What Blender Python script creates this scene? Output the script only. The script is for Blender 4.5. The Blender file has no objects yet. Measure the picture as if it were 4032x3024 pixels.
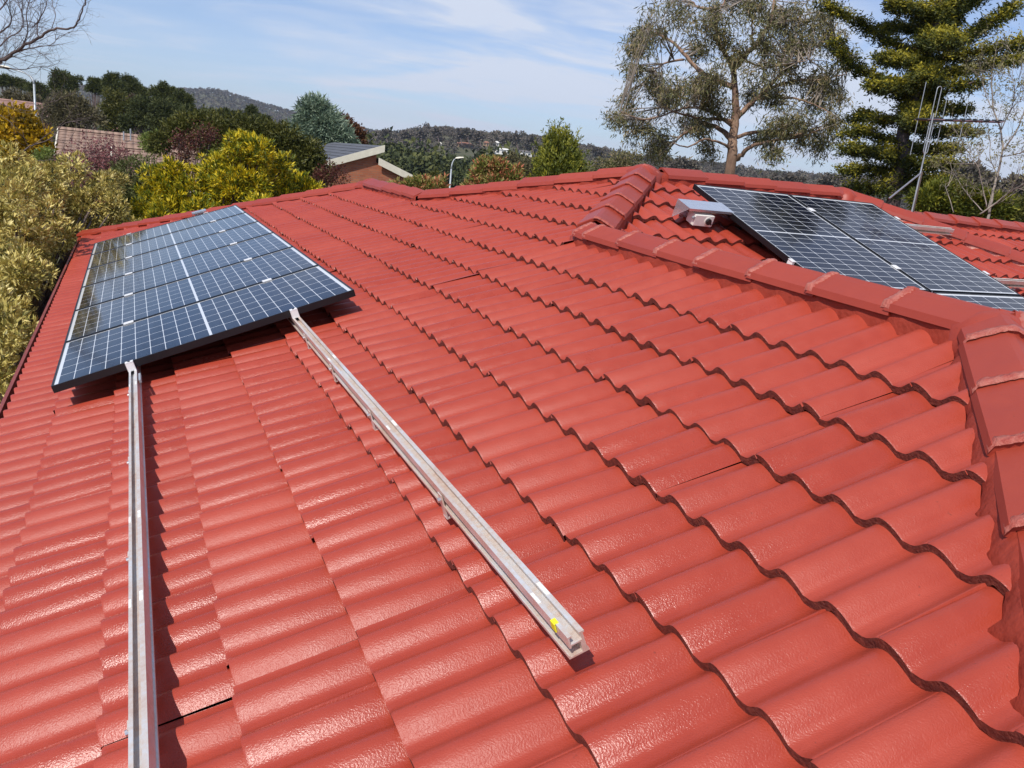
import bpy, bmesh, math, random
import numpy as np
from mathutils import Vector, Matrix

# ------------------------------------------------------------------ camera
scene = bpy.context.scene
COL = scene.collection
CAM = np.array([0.39455853, -4.6721144, 1.34094591])
RGT = np.array([0.90597048, -0.41102342, 0.10137673])
DWN = np.array([-0.01698959, -0.27457608, -0.96141527])
FWD = np.array([0.42299982, 0.86929151, -0.25574094])
FPX, PCX, PCY = 3187.2, 2016.0, 1512.0
cd = bpy.data.cameras.new('camera'); cam = bpy.data.objects.new('camera', cd); COL.objects.link(cam)
cd.sensor_width = 36.0; cd.lens = FPX / 4032 * 36; cd.clip_start = 0.05; cd.clip_end = 20000
m = Matrix.Identity(4)
for i in range(3):
    m[i][0] = RGT[i]; m[i][1] = -DWN[i]; m[i][2] = -FWD[i]; m[i][3] = CAM[i]
cam.matrix_world = m
scene.camera = cam

# ------------------------------------------------------------------ light
SUN = np.array([-0.57, -0.44, 0.86]); SUN /= np.linalg.norm(SUN)
sl = bpy.data.lights.new('sun', 'SUN'); sl.energy = 4.3; sl.angle = math.radians(0.55); sl.color = (1.0, 0.945, 0.87)
so = bpy.data.objects.new('sun', sl); COL.objects.link(so)
so.rotation_euler = Vector(SUN).to_track_quat('Z', 'Y').to_euler()
so.location = (0, -10, 30)
SUN_EL = math.asin(SUN[2]); SUN_AZ = math.atan2(SUN[0], SUN[1])

w = bpy.data.worlds.new('World'); scene.world = w; w.use_nodes = True
nt = w.node_tree; N = nt.nodes; L = nt.links
for n in list(N): N.remove(n)
def nd(tree, t, **kw):
    n = tree.nodes.new(t)
    for k, v in kw.items():
        if k in n.inputs.keys() if isinstance(k, str) else False: n.inputs[k].default_value = v
        else: setattr(n, k, v)
    return n
def inp(n, **kw):
    for k, v in kw.items(): n.inputs[k.replace('_', ' ')].default_value = v
    return n
wo = N.new('ShaderNodeOutputWorld'); bg = N.new('ShaderNodeBackground'); bg.inputs['Strength'].default_value = 0.118
sky = N.new('ShaderNodeTexSky'); sky.sky_type = 'NISHITA'; sky.sun_disc = False
sky.sun_elevation = SUN_EL; sky.sun_rotation = SUN_AZ; sky.air_density = 1.0; sky.dust_density = 0.6; sky.ozone_density = 1.5; sky.altitude = 600
tc = N.new('ShaderNodeTexCoord'); sep = N.new('ShaderNodeSeparateXYZ'); L.new(tc.outputs['Generated'], sep.inputs[0])
def wmath(op, a, b=None):
    n = N.new('ShaderNodeMath'); n.operation = op
    for i, v in enumerate((a, b)):
        if v is None: continue
        if isinstance(v, (int, float)): n.inputs[i].default_value = v
        else: L.new(v, n.inputs[i])
    return n.outputs[0]
zz = wmath('ADD', wmath('MAXIMUM', sep.outputs[2], 0.0), 0.11)
cu = wmath('DIVIDE', sep.outputs[0], zz); cv = wmath('DIVIDE', sep.outputs[1], zz)
comb = N.new('ShaderNodeCombineXYZ'); L.new(cu, comb.inputs[0]); L.new(cv, comb.inputs[1])
def cloud(rot, scl, nscale, lo, hi, seed, detail=7, dist=0.6):
    mp = N.new('ShaderNodeMapping'); mp.inputs['Rotation'].default_value = (0, 0, rot); mp.inputs['Scale'].default_value = scl
    mp.inputs['Location'].default_value = (seed, seed * 1.7, 0)
    L.new(comb.outputs[0], mp.inputs[0])
    nz = N.new('ShaderNodeTexNoise'); nz.inputs['Scale'].default_value = nscale; nz.inputs['Detail'].default_value = detail
    nz.inputs['Roughness'].default_value = 0.55; nz.inputs['Distortion'].default_value = dist
    L.new(mp.outputs[0], nz.inputs['Vector'])
    mr = N.new('ShaderNodeMapRange'); mr.interpolation_type = 'SMOOTHSTEP'
    mr.inputs['From Min'].default_value = lo; mr.inputs['From Max'].default_value = hi
    L.new(nz.outputs['Fac'], mr.inputs['Value']); return mr.outputs[0]
c1 = cloud(0.30, (0.55, 1.0, 1), 0.80, 0.38, 0.66, 5.3, 8, 1.2)
c2 = cloud(0.42, (0.6, 1.3, 1), 1.8, 0.42, 0.72, 8.4, 9, 1.2)
c3 = cloud(0.9, (0.8, 0.9, 1), 0.55, 0.40, 0.60, 21.0, 4, 0.3)
side = N.new('ShaderNodeMapRange'); side.inputs['From Min'].default_value = 0.0; side.inputs['From Max'].default_value = 0.62; L.new(sep.outputs[0], side.inputs['Value'])
cover = wmath('ADD', wmath('MULTIPLY', side.outputs[0], 0.90), wmath('MULTIPLY', c3, 0.55))
cm = wmath('MULTIPLY', cover, wmath('ADD', wmath('ADD', wmath('MULTIPLY', c1, 0.78), wmath('MULTIPLY', c2, 0.50)), 0.10))
horiz = N.new('ShaderNodeMapRange'); horiz.inputs['From Min'].default_value = 0.22; horiz.inputs['From Max'].default_value = 0.0
horiz.inputs['To Max'].default_value = 0.25; L.new(sep.outputs[2], horiz.inputs['Value'])
cm = wmath('MINIMUM', wmath('ADD', cm, horiz.outputs[0]), 0.9)
mix = N.new('ShaderNodeMix'); mix.data_type = 'RGBA'
tint = N.new('ShaderNodeMix'); tint.data_type = 'RGBA'; tint.blend_type = 'MULTIPLY'; tint.inputs['Factor'].default_value = 1.0
tint.inputs[7].default_value = (0.86, 0.95, 1.16, 1); L.new(sky.outputs[0], tint.inputs[6])
L.new(cm, mix.inputs['Factor']); L.new(tint.outputs[2], mix.inputs[6]); mix.inputs[7].default_value = (6.3, 6.8, 7.9, 1)
L.new(mix.outputs[2], bg.inputs['Color']); L.new(bg.outputs[0], wo.inputs['Surface'])
vs = scene.view_settings; vs.view_transform = 'Standard'; vs.look = 'None'; vs.gamma = 1; vs.use_curve_mapping = False
vs.exposure = 0.0
scene.cycles.sample_clamp_direct = 4.0; scene.cycles.sample_clamp_indirect = 4.0; scene.cycles.max_bounces = 6; scene.cycles.transparent_max_bounces = 8

rnd = random.Random(7); rng = np.random.default_rng(11)

# ------------------------------------------------------------------ helpers
def ray(px, py): return RGT * ((px - PCX) / FPX) + DWN * ((py - PCY) / FPX) + FWD
def at(px, py, depth): return CAM + ray(px, py) * depth          # a point of the place, seen at that pixel, that many metres ahead
def hy(px): return 452 + 0.1055 * px
def unit(v): v = np.asarray(v, float); return v / (np.linalg.norm(v) + 1e-12)

def tag(o, label=None, cat=None, group=None, kind=None):
    if label: o['label'] = label
    if cat: o['category'] = cat
    if group: o['group'] = group
    if kind: o['kind'] = kind
    return o
def empty(name, loc, label=None, cat=None, group=None):
    o = bpy.data.objects.new(name, None); COL.objects.link(o); o.location = tuple(float(c) for c in loc)
    o.empty_display_size = 0.2
    return tag(o, label, cat, group)
def link(name, me, parent=None, mats=None):
    o = bpy.data.objects.new(name, me); COL.objects.link(o)
    if mats is not None:
        for mm in (mats if isinstance(mats, (list, tuple)) else [mats]): me.materials.append(mm)
    if parent is not None:
        o.parent = parent; o.matrix_parent_inverse = Matrix.Translation(-Vector(parent.location)) @ Matrix.Identity(4)
        if parent.parent is not None:
            o.matrix_parent_inverse = Matrix.Identity(4)
            # parts live in world coordinates: undo every ancestor's translation once
            o.matrix_parent_inverse = Matrix.Identity(4) if parent.type == 'MESH' else o.matrix_parent_inverse
    return o
def mesh_np(verts, faces, smooth=False, matidx=None, tint=None):
    """verts (N,3); faces (M,k) array of equal-sized polygons, or list of such arrays"""
    fl = faces if isinstance(faces, list) else [faces]
    me = bpy.data.meshes.new('mesh')
    verts = np.asarray(verts, np.float32)
    me.vertices.add(len(verts)); me.vertices.foreach_set('co', verts.ravel())
    idx = np.concatenate([np.asarray(f, np.int32).ravel() for f in fl])
    tot = np.concatenate([np.full(len(f), np.asarray(f).shape[1], np.int32) for f in fl])
    st = np.concatenate([[0], np.cumsum(tot)[:-1]]).astype(np.int32)
    me.loops.add(len(idx)); me.loops.foreach_set('vertex_index', idx)
    me.polygons.add(len(tot)); me.polygons.foreach_set('loop_start', st)
    try: me.polygons.foreach_set('loop_total', tot)
    except Exception: pass
    if matidx is not None: me.polygons.foreach_set('material_index', np.asarray(matidx, np.int32))
    me.polygons.foreach_set('use_smooth', np.full(len(tot), smooth, bool) if isinstance(smooth, bool) else smooth)
    if tint is not None:
        a = me.attributes.new('tint', 'FLOAT', 'FACE'); a.data.foreach_set('value', np.asarray(tint, np.float32))
    me.update(calc_edges=True); me.validate(); return me

class MB:                                                          # collects boxes, prisms and tubes into one mesh
    def __init__(s): s.v = []; s.f = []
    def add(s, vs, fs):
        b = len(s.v); s.v += [tuple(float(c) for c in v) for v in vs]; s.f += [tuple(i + b for i in f) for f in fs]; return s
    def box(s, c, sz, ax=None):
        c = np.asarray(c, float); X, Y, Z = ax if ax is not None else (np.array([1., 0, 0]), np.array([0, 1., 0]), np.array([0, 0, 1.]))
        hx, hy_, hz = [k / 2 for k in sz]
        vs = [c + X * hx * i + Y * hy_ * j + Z * hz * k for k in (-1, 1) for j in (-1, 1) for i in (-1, 1)]
        return s.add(vs, [(0, 2, 3, 1), (4, 5, 7, 6), (0, 1, 5, 4), (2, 6, 7, 3), (0, 4, 6, 2), (1, 3, 7, 5)])
    def tube(s, pts, rad, n=8, cap=True):
        pts = [np.asarray(p, float) for p in pts]
        if not hasattr(rad, '__len__'): rad = [rad] * len(pts)
        rings = []; a = None
        for i, p in enumerate(pts):
            d = unit(pts[min(i + 1, len(pts) - 1)] - pts[max(i - 1, 0)])
            if a is None: a = np.cross(d, [0.13, 0.21, 0.97] if abs(d[2]) < .8 else [1, 0.1, 0])
            a = a - d * (a @ d)
            if np.linalg.norm(a) < 1e-4: a = np.cross(d, [0.9, 0.3, 0.1])
            a = unit(a); b_ = np.cross(d, a)
            rings.append([p + (a * math.cos(t) + b_ * math.sin(t)) * rad[i] for t in np.arange(n) * 2 * math.pi / n])
        vs = [v for r in rings for v in r]; fs = []
        for i in range(len(pts) - 1):
            for j in range(n):
                fs.append((i * n + j, i * n + (j + 1) % n, (i + 1) * n + (j + 1) % n, (i + 1) * n + j))
        if cap: fs.append(tuple(range(n))[::-1]); fs.append(tuple((len(pts) - 1) * n + j for j in range(n)))
        return s.add(vs, fs)
    def prism(s, prof, A, B, X, Y):                                # closed profile (x,y) swept from A to B
        n = len(prof); A = np.asarray(A, float); B = np.asarray(B, float)
        vs = [P + X * x + Y * y for P in (A, B) for x, y in prof]
        fs = [(j, (j + 1) % n, n + (j + 1) % n, n + j) for j in range(n)] + [tuple(range(n))[::-1], tuple(range(n, 2 * n))]
        return s.add(vs, fs)
    def build(s, name, mat, parent=None, smooth=False, bevel=0):
        me = bpy.data.meshes.new(name); me.from_pydata(s.v, [], s.f)
        bm = bmesh.new(); bm.from_mesh(me); bmesh.ops.recalc_face_normals(bm, faces=bm.faces)
        if bevel: bmesh.ops.bevel(bm, geom=list(bm.edges), offset=bevel, segments=2, affect='EDGES', profile=0.6, clamp_overlap=True)
        bm.to_mesh(me); bm.free(); me.update()
        if smooth: me.polygons.foreach_set('use_smooth', [True] * len(me.polygons))
        return put(name, me, parent, mat)

def wpos(o):
    p = Vector((0, 0, 0))
    while o is not None: p = p + o.location; o = o.parent
    return p
def put(name, me, parent=None, mats=None):
    """every mesh is authored in world coordinates; a child gets its ancestors' translation undone"""
    o = bpy.data.objects.new(name, me); COL.objects.link(o)
    if mats is not None:
        for mm in (mats if isinstance(mats, (list, tuple)) else [mats]): me.materials.append(mm)
    if parent is not None:
        o.parent = parent; o.location = -wpos(parent)
    return o

# ------------------------------------------------------------------ materials
def newmat(name):
    mt = bpy.data.materials.new(name); mt.use_nodes = True
    t = mt.node_tree; b = t.nodes['Principled BSDF']; return mt, t, b
def tnode(t, typ, **kw):
    n = t.nodes.new(typ)
    for k, v in kw.items(): setattr(n, k, v)
    return n
def noise(t, scale, detail=4, rough=0.5, vec=None, dist=0.0):
    n = t.nodes.new('ShaderNodeTexNoise'); n.inputs['Scale'].default_value = scale; n.inputs['Detail'].default_value = detail
    n.inputs['Roughness'].default_value = rough; n.inputs['Distortion'].default_value = dist
    if vec is None:
        c = t.nodes.new('ShaderNodeTexCoord'); vec = c.outputs['Object']
    t.links.new(vec, n.inputs['Vector']); return n.outputs['Fac']
def ramp(t, fac, stops):
    r = t.nodes.new('ShaderNodeValToRGB'); e = r.color_ramp.elements
    while len(e) < len(stops): e.new(0.5)
    for i, (p, c) in enumerate(stops):
        e[i].position = p; e[i].color = (*c, 1) if len(c) == 3 else c
    t.links.new(fac, r.inputs[0]); return r.outputs[0]
def mrange(t, fac, a, b, c, d):
    r = t.nodes.new('ShaderNodeMapRange')
    for k, v in zip(('From Min', 'From Max', 'To Min', 'To Max'), (a, b, c, d)): r.inputs[k].default_value = v
    t.links.new(fac, r.inputs['Value']); return r.outputs[0]
def tm(t, op, a, b=None, c=None):
    n = t.nodes.new('ShaderNodeMath'); n.operation = op
    for i, v in enumerate((a, b, c)):
        if v is None: continue
        if isinstance(v, (int, float)): n.inputs[i].default_value = v
        else: t.links.new(v, n.inputs[i])
    return n.outputs[0]
def mixc(t, fac, a, b, mode='MIX'):
    n = t.nodes.new('ShaderNodeMix'); n.data_type = 'RGBA'; n.blend_type = mode
    for s, v in ((n.inputs['Factor'], fac), (n.inputs[6], a), (n.inputs[7], b)):
        if isinstance(v, (int, float)): s.default_value = v
        elif isinstance(v, tuple): s.default_value = (*v, 1) if len(v) == 3 else v
        else: t.links.new(v, s)
    return n.outputs[2]
def bump(t, b, h, strength, dist, prev=None):
    n = t.nodes.new('ShaderNodeBump'); n.inputs['Strength'].default_value = strength; n.inputs['Distance'].default_value = dist
    t.links.new(h, n.inputs['Height'])
    if prev is not None: t.links.new(prev, n.inputs['Normal'])
    if b is not None: t.links.new(n.outputs[0], b.inputs['Normal'])
    return n.outputs[0]
def attr(t, name):
    n = t.nodes.new('ShaderNodeAttribute'); n.attribute_name = name; return n.outputs['Fac']
def simple(name, col, rough=0.6, metal=0.0, var=0.0, vscale=8, spec=0.5, bmp=0.0, bscale=60):
    mt, t, b = newmat(name)
    b.inputs['Roughness'].default_value = rough; b.inputs['Metallic'].default_value = metal
    b.inputs['Specular IOR Level'].default_value = spec
    if var:
        f = noise(t, vscale, 5)
        lo = tuple(c * (1 - var) for c in col); hi = tuple(min(1, c * (1 + var)) for c in col)
        t.links.new(ramp(t, f, [(0.3, lo), (0.7, hi)]), b.inputs['Base Color'])
    else: b.inputs['Base Color'].default_value = (*col, 1)
    if bmp: bump(t, b, noise(t, bscale, 4), bmp, 0.01)
    return mt

def tile_paint(name, base, nose=False, rough=0.335, grain=1.0):
    mt, t, b = newmat(name)
    ti = attr(t, 'tint'); big = noise(t, 1.3, 4); mid = noise(t, 14, 5); speck = noise(t, 90, 3)
    f = tm(t, 'ADD', tm(t, 'MULTIPLY', ti, 0.18), tm(t, 'ADD', tm(t, 'MULTIPLY', big, 0.45), tm(t, 'MULTIPLY', mid, 0.37)))
    lo = (base[0] * 0.86, base[1] * 0.80, base[2] * 0.80); hi = (base[0] * 1.10, base[1] * 1.16, base[2] * 1.18)
    c = ramp(t, f, [(0.25, lo), (0.75, hi)])
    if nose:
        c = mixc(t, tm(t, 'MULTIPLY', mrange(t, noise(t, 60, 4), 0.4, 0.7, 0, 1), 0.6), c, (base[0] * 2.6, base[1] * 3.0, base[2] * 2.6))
    else:
        dirt = mrange(t, tm(t, 'MULTIPLY', mrange(t, speck, 0.66, 0.74, 0, 1), mrange(t, mid, 0.5, 0.65, 0, 1)), 0, 1, 0, 0.5)
        c = mixc(t, dirt, c, (0.10, 0.030, 0.022))
    t.links.new(c, b.inputs['Base Color'])
    r = tm(t, 'ADD', mrange(t, ti, 0, 1, rough - 0.08, rough + 0.12), mrange(t, mid, 0.3, 0.7, -0.04, 0.05))
    t.links.new(r, b.inputs['Roughness'])
    b.inputs['Specular IOR Level'].default_value = 0.46
    vo = t.nodes.new('ShaderNodeTexVoronoi'); vo.inputs['Scale'].default_value = 230; vo.feature = 'SMOOTH_F1'
    c_ = t.nodes.new('ShaderNodeTexCoord')
    mp = t.nodes.new('ShaderNodeVectorMath'); mp.operation = 'ADD'
    nn = t.nodes.new('ShaderNodeTexNoise'); nn.inputs['Scale'].default_value = 60; nn.inputs['Detail'].default_value = 3
    sc = t.nodes.new('ShaderNodeVectorMath'); sc.operation = 'SCALE'; sc.inputs['Scale'].default_value = 0.012
    t.links.new(c_.outputs['Object'], nn.inputs['Vector']); t.links.new(nn.outputs['Color'], sc.inputs[0])
    t.links.new(c_.outputs['Object'], mp.inputs[0]); t.links.new(sc.outputs[0], mp.inputs[1]); t.links.new(mp.outputs[0], vo.inputs['Vector'])
    p = bump(t, None, vo.outputs['Distance'], 0.32 * grain, 0.0022)
    p = bump(t, None, noise(t, 420, 3), 0.35 * grain, 0.0015, p)
    if nose: p = bump(t, None, noise(t, 130, 5), 1.0, 0.006, p)
    bump(t, b, noise(t, 11, 3), 0.25, 0.006, p)
    return mt
RED = (0.375, 0.053, 0.029)
M_TILE = tile_paint('red_tile_paint', RED)
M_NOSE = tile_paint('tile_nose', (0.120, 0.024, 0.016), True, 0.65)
M_CAP = tile_paint('ridge_cap_paint', (0.34, 0.047, 0.025), False, 0.46, 0.35)
M_BED = simple('bedding_paint', (0.30, 0.043, 0.024), 0.6, 0, 0.08, 30, 0.2, 0.6, 40)
def pointing_mat(name, lo, hi):
    mt, t, b = newmat(name)
    t.links.new(ramp(t, noise(t, 28, 5, 0.6), [(0.35, lo), (0.65, hi)]), b.inputs['Base Color'])
    b.inputs['Roughness'].default_value = 0.42
    bump(t, b, noise(t, 75, 5, 0.6), 1.0, 0.008); return mt
M_POINT = pointing_mat('worn_pointing', (0.38, 0.065, 0.042), (0.48, 0.16, 0.115))
M_POINT2 = pointing_mat('pale_mortar', (0.46, 0.11, 0.075), (0.58, 0.29, 0.22))
M_CAPP = pointing_mat('painted_pointing', (0.36, 0.055, 0.032), (0.42, 0.09, 0.06))
M_ALU = simple('aluminium', (0.66, 0.62, 0.60), 0.32, 0.9, 0.10, 20)
def dusty():
    mt, t, b = newmat('dusty_aluminium')
    f = noise(t, 4.0, 6, 0.65); g = noise(t, 70, 4)
    col = ramp(t, tm(t, 'ADD', tm(t, 'MULTIPLY', f, 0.7), tm(t, 'MULTIPLY', g, 0.3)), [(0.36, (0.60, 0.42, 0.33)), (0.5, (0.70, 0.60, 0.52)), (0.62, (0.70, 0.70, 0.70))])
    t.links.new(col, b.inputs['Base Color']); b.inputs['Roughness'].default_value = 0.38; b.inputs['Metallic'].default_value = 0.35; return mt
M_DUST = dusty()
M_CLAMP = simple('clamp_aluminium', (0.85, 0.84, 0.82), 0.4, 0.15, 0.06, 40)
M_BLACK = simple('black_frame', (0.012, 0.012, 0.014), 0.38, 0.2)
M_WHITE = simple('white_plastic', (0.82, 0.78, 0.70), 0.45, 0, 0.1, 20)
M_BLK = simple('black_plastic', (0.02, 0.02, 0.02), 0.35)
M_GALV = simple('galvanised_steel', (0.40, 0.43, 0.45), 0.5, 0.4, 0.15, 15)
M_STEEL = simple('brushed_steel', (0.80, 0.82, 0.86), 0.22, 0.8, 0.05, 30)
M_YEL = simple('yellow_tape', (0.85, 0.80, 0.03), 0.4)
M_TAG = simple('paper_sticker', (0.75, 0.74, 0.70), 0.5, 0, 0.15, 90)
M_CREAM = simple('cream_paint', (0.82, 0.76, 0.60), 0.5, 0, 0.08, 6)
M_GUT = simple('gutter_red', (0.26, 0.055, 0.04), 0.4, 0, 0.25, 5)
M_DARK = simple('dark_void', (0.02, 0.018, 0.016), 0.9)
M_GLAZE = simple('window_glass', (0.03, 0.04, 0.05), 0.05)
M_TIMB = simple('weathered_timber', (0.42, 0.33, 0.22), 0.7, 0, 0.2, 9)

def panel_mat():
    mt, t, b = newmat('solar_cells'); PL, PW = 1.673, 0.996
    c = t.nodes.new('ShaderNodeTexCoord'); s = t.nodes.new('ShaderNodeSeparateXYZ'); t.links.new(c.outputs['Object'], s.inputs[0])
    x, y = s.outputs[0], s.outputs[1]                              # local: x 0..PW across, y 0..PL along
    half = (PL - 0.060 - 0.012) / 2
    ym = tm(t, 'SUBTRACT', tm(t, 'ABSOLUTE', tm(t, 'SUBTRACT', y, PL / 2)), 0.006)     # 0 at the band edge
    inband = tm(t, 'LESS_THAN', ym, 0.0); outend = tm(t, 'GREATER_THAN', ym, half)
    mid_line = tm(t, 'MULTIPLY', inband, tm(t, 'GREATER_THAN', ym, -0.0022 - 0.009 + 0.0035))
    pc = half / 10
    fy = tm(t, 'ABSOLUTE', tm(t, 'SUBTRACT', tm(t, 'FRACT', tm(t, 'ADD', tm(t, 'DIVIDE', ym, pc), 0.5)), 0.5))      # 0 on a line
    dy = tm(t, 'MULTIPLY', fy, pc)
    pw = (PW - 0.044) / 6; xs = tm(t, 'DIVIDE', tm(t, 'SUBTRACT', x, 0.022), pw)
    fx = tm(t, 'ABSOLUTE', tm(t, 'SUBTRACT', tm(t, 'FRACT', tm(t, 'ADD', xs, 0.5)), 0.5)); dx = tm(t, 'MULTIPLY', fx, pw)
    l1 = tm(t, 'LESS_THAN', dy, 0.0019); l2 = tm(t, 'LESS_THAN', dx, 0.0022)
    dia = tm(t, 'LESS_THAN', tm(t, 'ADD', dx, dy), 0.0085)
    out = tm(t, 'MAXIMUM', tm(t, 'LESS_THAN', xs, 0.0), tm(t, 'GREATER_THAN', xs, 6.0))
    line = tm(t, 'MAXIMUM', tm(t, 'MAXIMUM', l1, l2), tm(t, 'MAXIMUM', dia, out))
    line = tm(t, 'MAXIMUM', line, tm(t, 'MAXIMUM', inband, outend))
    bx = tm(t, 'LESS_THAN', tm(t, 'ABSOLUTE', tm(t, 'SUBTRACT', tm(t, 'FRACT', tm(t, 'MULTIPLY', xs, 9.0)), 0.5)), 0.035)
    cell = ramp(t, noise(t, 3.5, 2), [(0.3, (0.005, 0.007, 0.017)), (0.7, (0.008, 0.011, 0.025))])
    cell = mixc(t, tm(t, 'MULTIPLY', bx, 0.15), cell, (0.12, 0.13, 0.16))
    col = mixc(t, line, cell, (0.66, 0.68, 0.70))
    dust = mrange(t, noise(t, 60, 5, 0.7), 0.45, 0.75, 0.0, 0.008)
    col = mixc(t, dust, col, (0.5, 0.45, 0.40))
    t.links.new(col, b.inputs['Base Color'])
    b.inputs['Roughness'].default_value = 0.07; b.inputs['Specular IOR Level'].default_value = 0.40
    bump(t, b, noise(t, 700, 2), 0.02, 0.001)
    return mt
M_PV = panel_mat()

def foliage(name, stops, rough=0.5, trans=0.25, spec=0.3):
    mt, t, b = newmat(name)
    col = ramp(t, attr(t, 'tint'), stops)
    t.links.new(col, b.inputs['Base Color']); b.inputs['Roughness'].default_value = rough; b.inputs['Specular IOR Level'].default_value = spec
    tr = t.nodes.new('ShaderNodeBsdfTranslucent'); t.links.new(col, tr.inputs['Color'])
    mx = t.nodes.new('ShaderNodeMixShader'); mx.inputs[0].default_value = trans
    t.links.new(b.outputs[0], mx.inputs[1]); t.links.new(tr.outputs[0], mx.inputs[2])
    t.links.new(mx.outputs[0], t.nodes['Material Output'].inputs['Surface']); return mt
def bark(name, lo, hi, scale=6):
    mt, t, b = newmat(name)
    c = t.nodes.new('ShaderNodeTexCoord'); mp = t.nodes.new('ShaderNodeMapping'); mp.inputs['Scale'].default_value = (1, 1, 0.25)
    t.links.new(c.outputs['Object'], mp.inputs[0]); f = noise(t, scale, 6, 0.6, mp.outputs[0], 0.5)
    t.links.new(ramp(t, f, [(0.35, lo), (0.62, hi)]), b.inputs['Base Color']); b.inputs['Roughness'].default_value = 0.85
    bump(t, b, f, 0.6, 0.03); return mt
B_BROWN = bark('brown_bark', (0.07, 0.05, 0.04), (0.18, 0.13, 0.10))
B_GUM = bark('gum_bark', (0.11, 0.06, 0.04), (0.33, 0.21, 0.14), 3)
B_GREY = bark('grey_twig', (0.16, 0.13, 0.11), (0.38, 0.32, 0.26))
B_DARK = bark('dark_twig', (0.055, 0.038, 0.035), (0.14, 0.10, 0.09))

# ------------------------------------------------------------------ the tiled roof
TP = math.tan(math.radians(19.68)); CT, ST = math.cos(math.radians(19.68)), math.sin(math.radians(19.68))
Z0 = -0.1806
XR, ZR = 3.15, 0.946                       # lower ridges
YE, YF, YC, YB = 0.05, -2.85, 3.45, 5.64
XD, YD, ZD = 4.41, 1.42, 1.397
XG = 6.75
EX = -0.25                                 # eave of the left slope
HW, AMP, GAUGE, STEP = 0.15, 0.034, 0.315, 0.030

def tile_sheet(O, a, u, n, s0, s1, k0, k1, vbase, seed, seg=9, jig=1.0, long=False):
    r = np.random.default_rng(seed); W_ = 0.30; J = 0.080
    nx = seg * 2 + 1; V = []; F = []; MI = []; TI = []; SM = []; b = 0
    tloc = np.linspace(0, W_, nx)
    i0, i1 = int(math.floor(s0 / W_)) - 1, int(math.ceil(s1 / W_)) + 1
    def hprof(s):
        t = (s / HW) % 1.0
        return AMP * np.where(t < .42, np.abs(np.sin(math.pi / 2 * np.minimum(t / .42, 1))) ** .92, np.where(t < .85, .5 + .5 * np.cos(math.pi * np.clip((t - .42) / .43, 0, 1)), 0.0))
    for k in range(k0, k1):
        off = 0.15 * (k % 2)
        vk = vbase + GAUGE * k
        for i in range(i0, i1):
            sA = i * W_ + J + off
            e0_ = .034 if (k == 0 and abs(vbase + .303) < 1e-6) else 0
            if sA > s1 or sA + W_ < s0: continue
            dv = r.normal(0, 0.0035) * jig; dh = r.normal(0, 0.0008) * jig; tl = r.normal(0, 0.0035) * jig; rl = r.normal(0, 0.005) * jig
            s = sA + tloc; h = hprof(s) + dh + tl * (tloc - W_ / 2)
            s = np.concatenate([[s[0] - .008], s, [s[-1] + .008]]); h = np.concatenate([[h[0] - .012], h, [h[-1] - .012]])
            h[-2] += 0.0012
            n_ = len(s)
            sag = r.normal(0, 0.0012, n_) * jig
            g_ = GAUGE + .03 + (.26 if long and k == k1 - 1 else 0)
            sl_ = np.gradient(h, s); sl_[:2] = sl_[2]; sl_[-2:] = sl_[-3]; dn_ = 0.025 / np.sqrt(1 + sl_ ** 2); sb = s + np.clip(sl_, -1.2, 1.2) * dn_
            rows = [(0.001, h - 0.003 - dn_ * (1 + .15 * sl_ ** 2) + sag), (0.0, h - 0.0022), (0.0, h - 0.0022), (0.006, h), (g_, h - STEP * (GAUGE + .03) / GAUGE + rl)]
            for ir, (rv, rh) in enumerate(rows):
                v = vk + dv + rv + (e0_ if ir < 4 else 0)
                V.append(O + np.outer(sb if ir == 0 else s, a) + np.outer(np.full(n_, v), u) + np.outer(rh, n))
            ti = r.random()
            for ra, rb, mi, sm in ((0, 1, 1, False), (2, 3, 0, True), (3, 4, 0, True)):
                j = np.arange(n_ - 1)
                F.append(np.stack([b + ra * n_ + j, b + ra * n_ + j + 1, b + rb * n_ + j + 1, b + rb * n_ + j], 1))
                MI += [mi] * (n_ - 1); TI += [ti] * (n_ - 1)
                s_ = [sm] * (n_ - 1)
                s_[0] = s_[-1] = False
                SM += s_
            b += 5 * n_
    return np.concatenate(V), np.concatenate(F), MI, TI, SM

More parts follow.
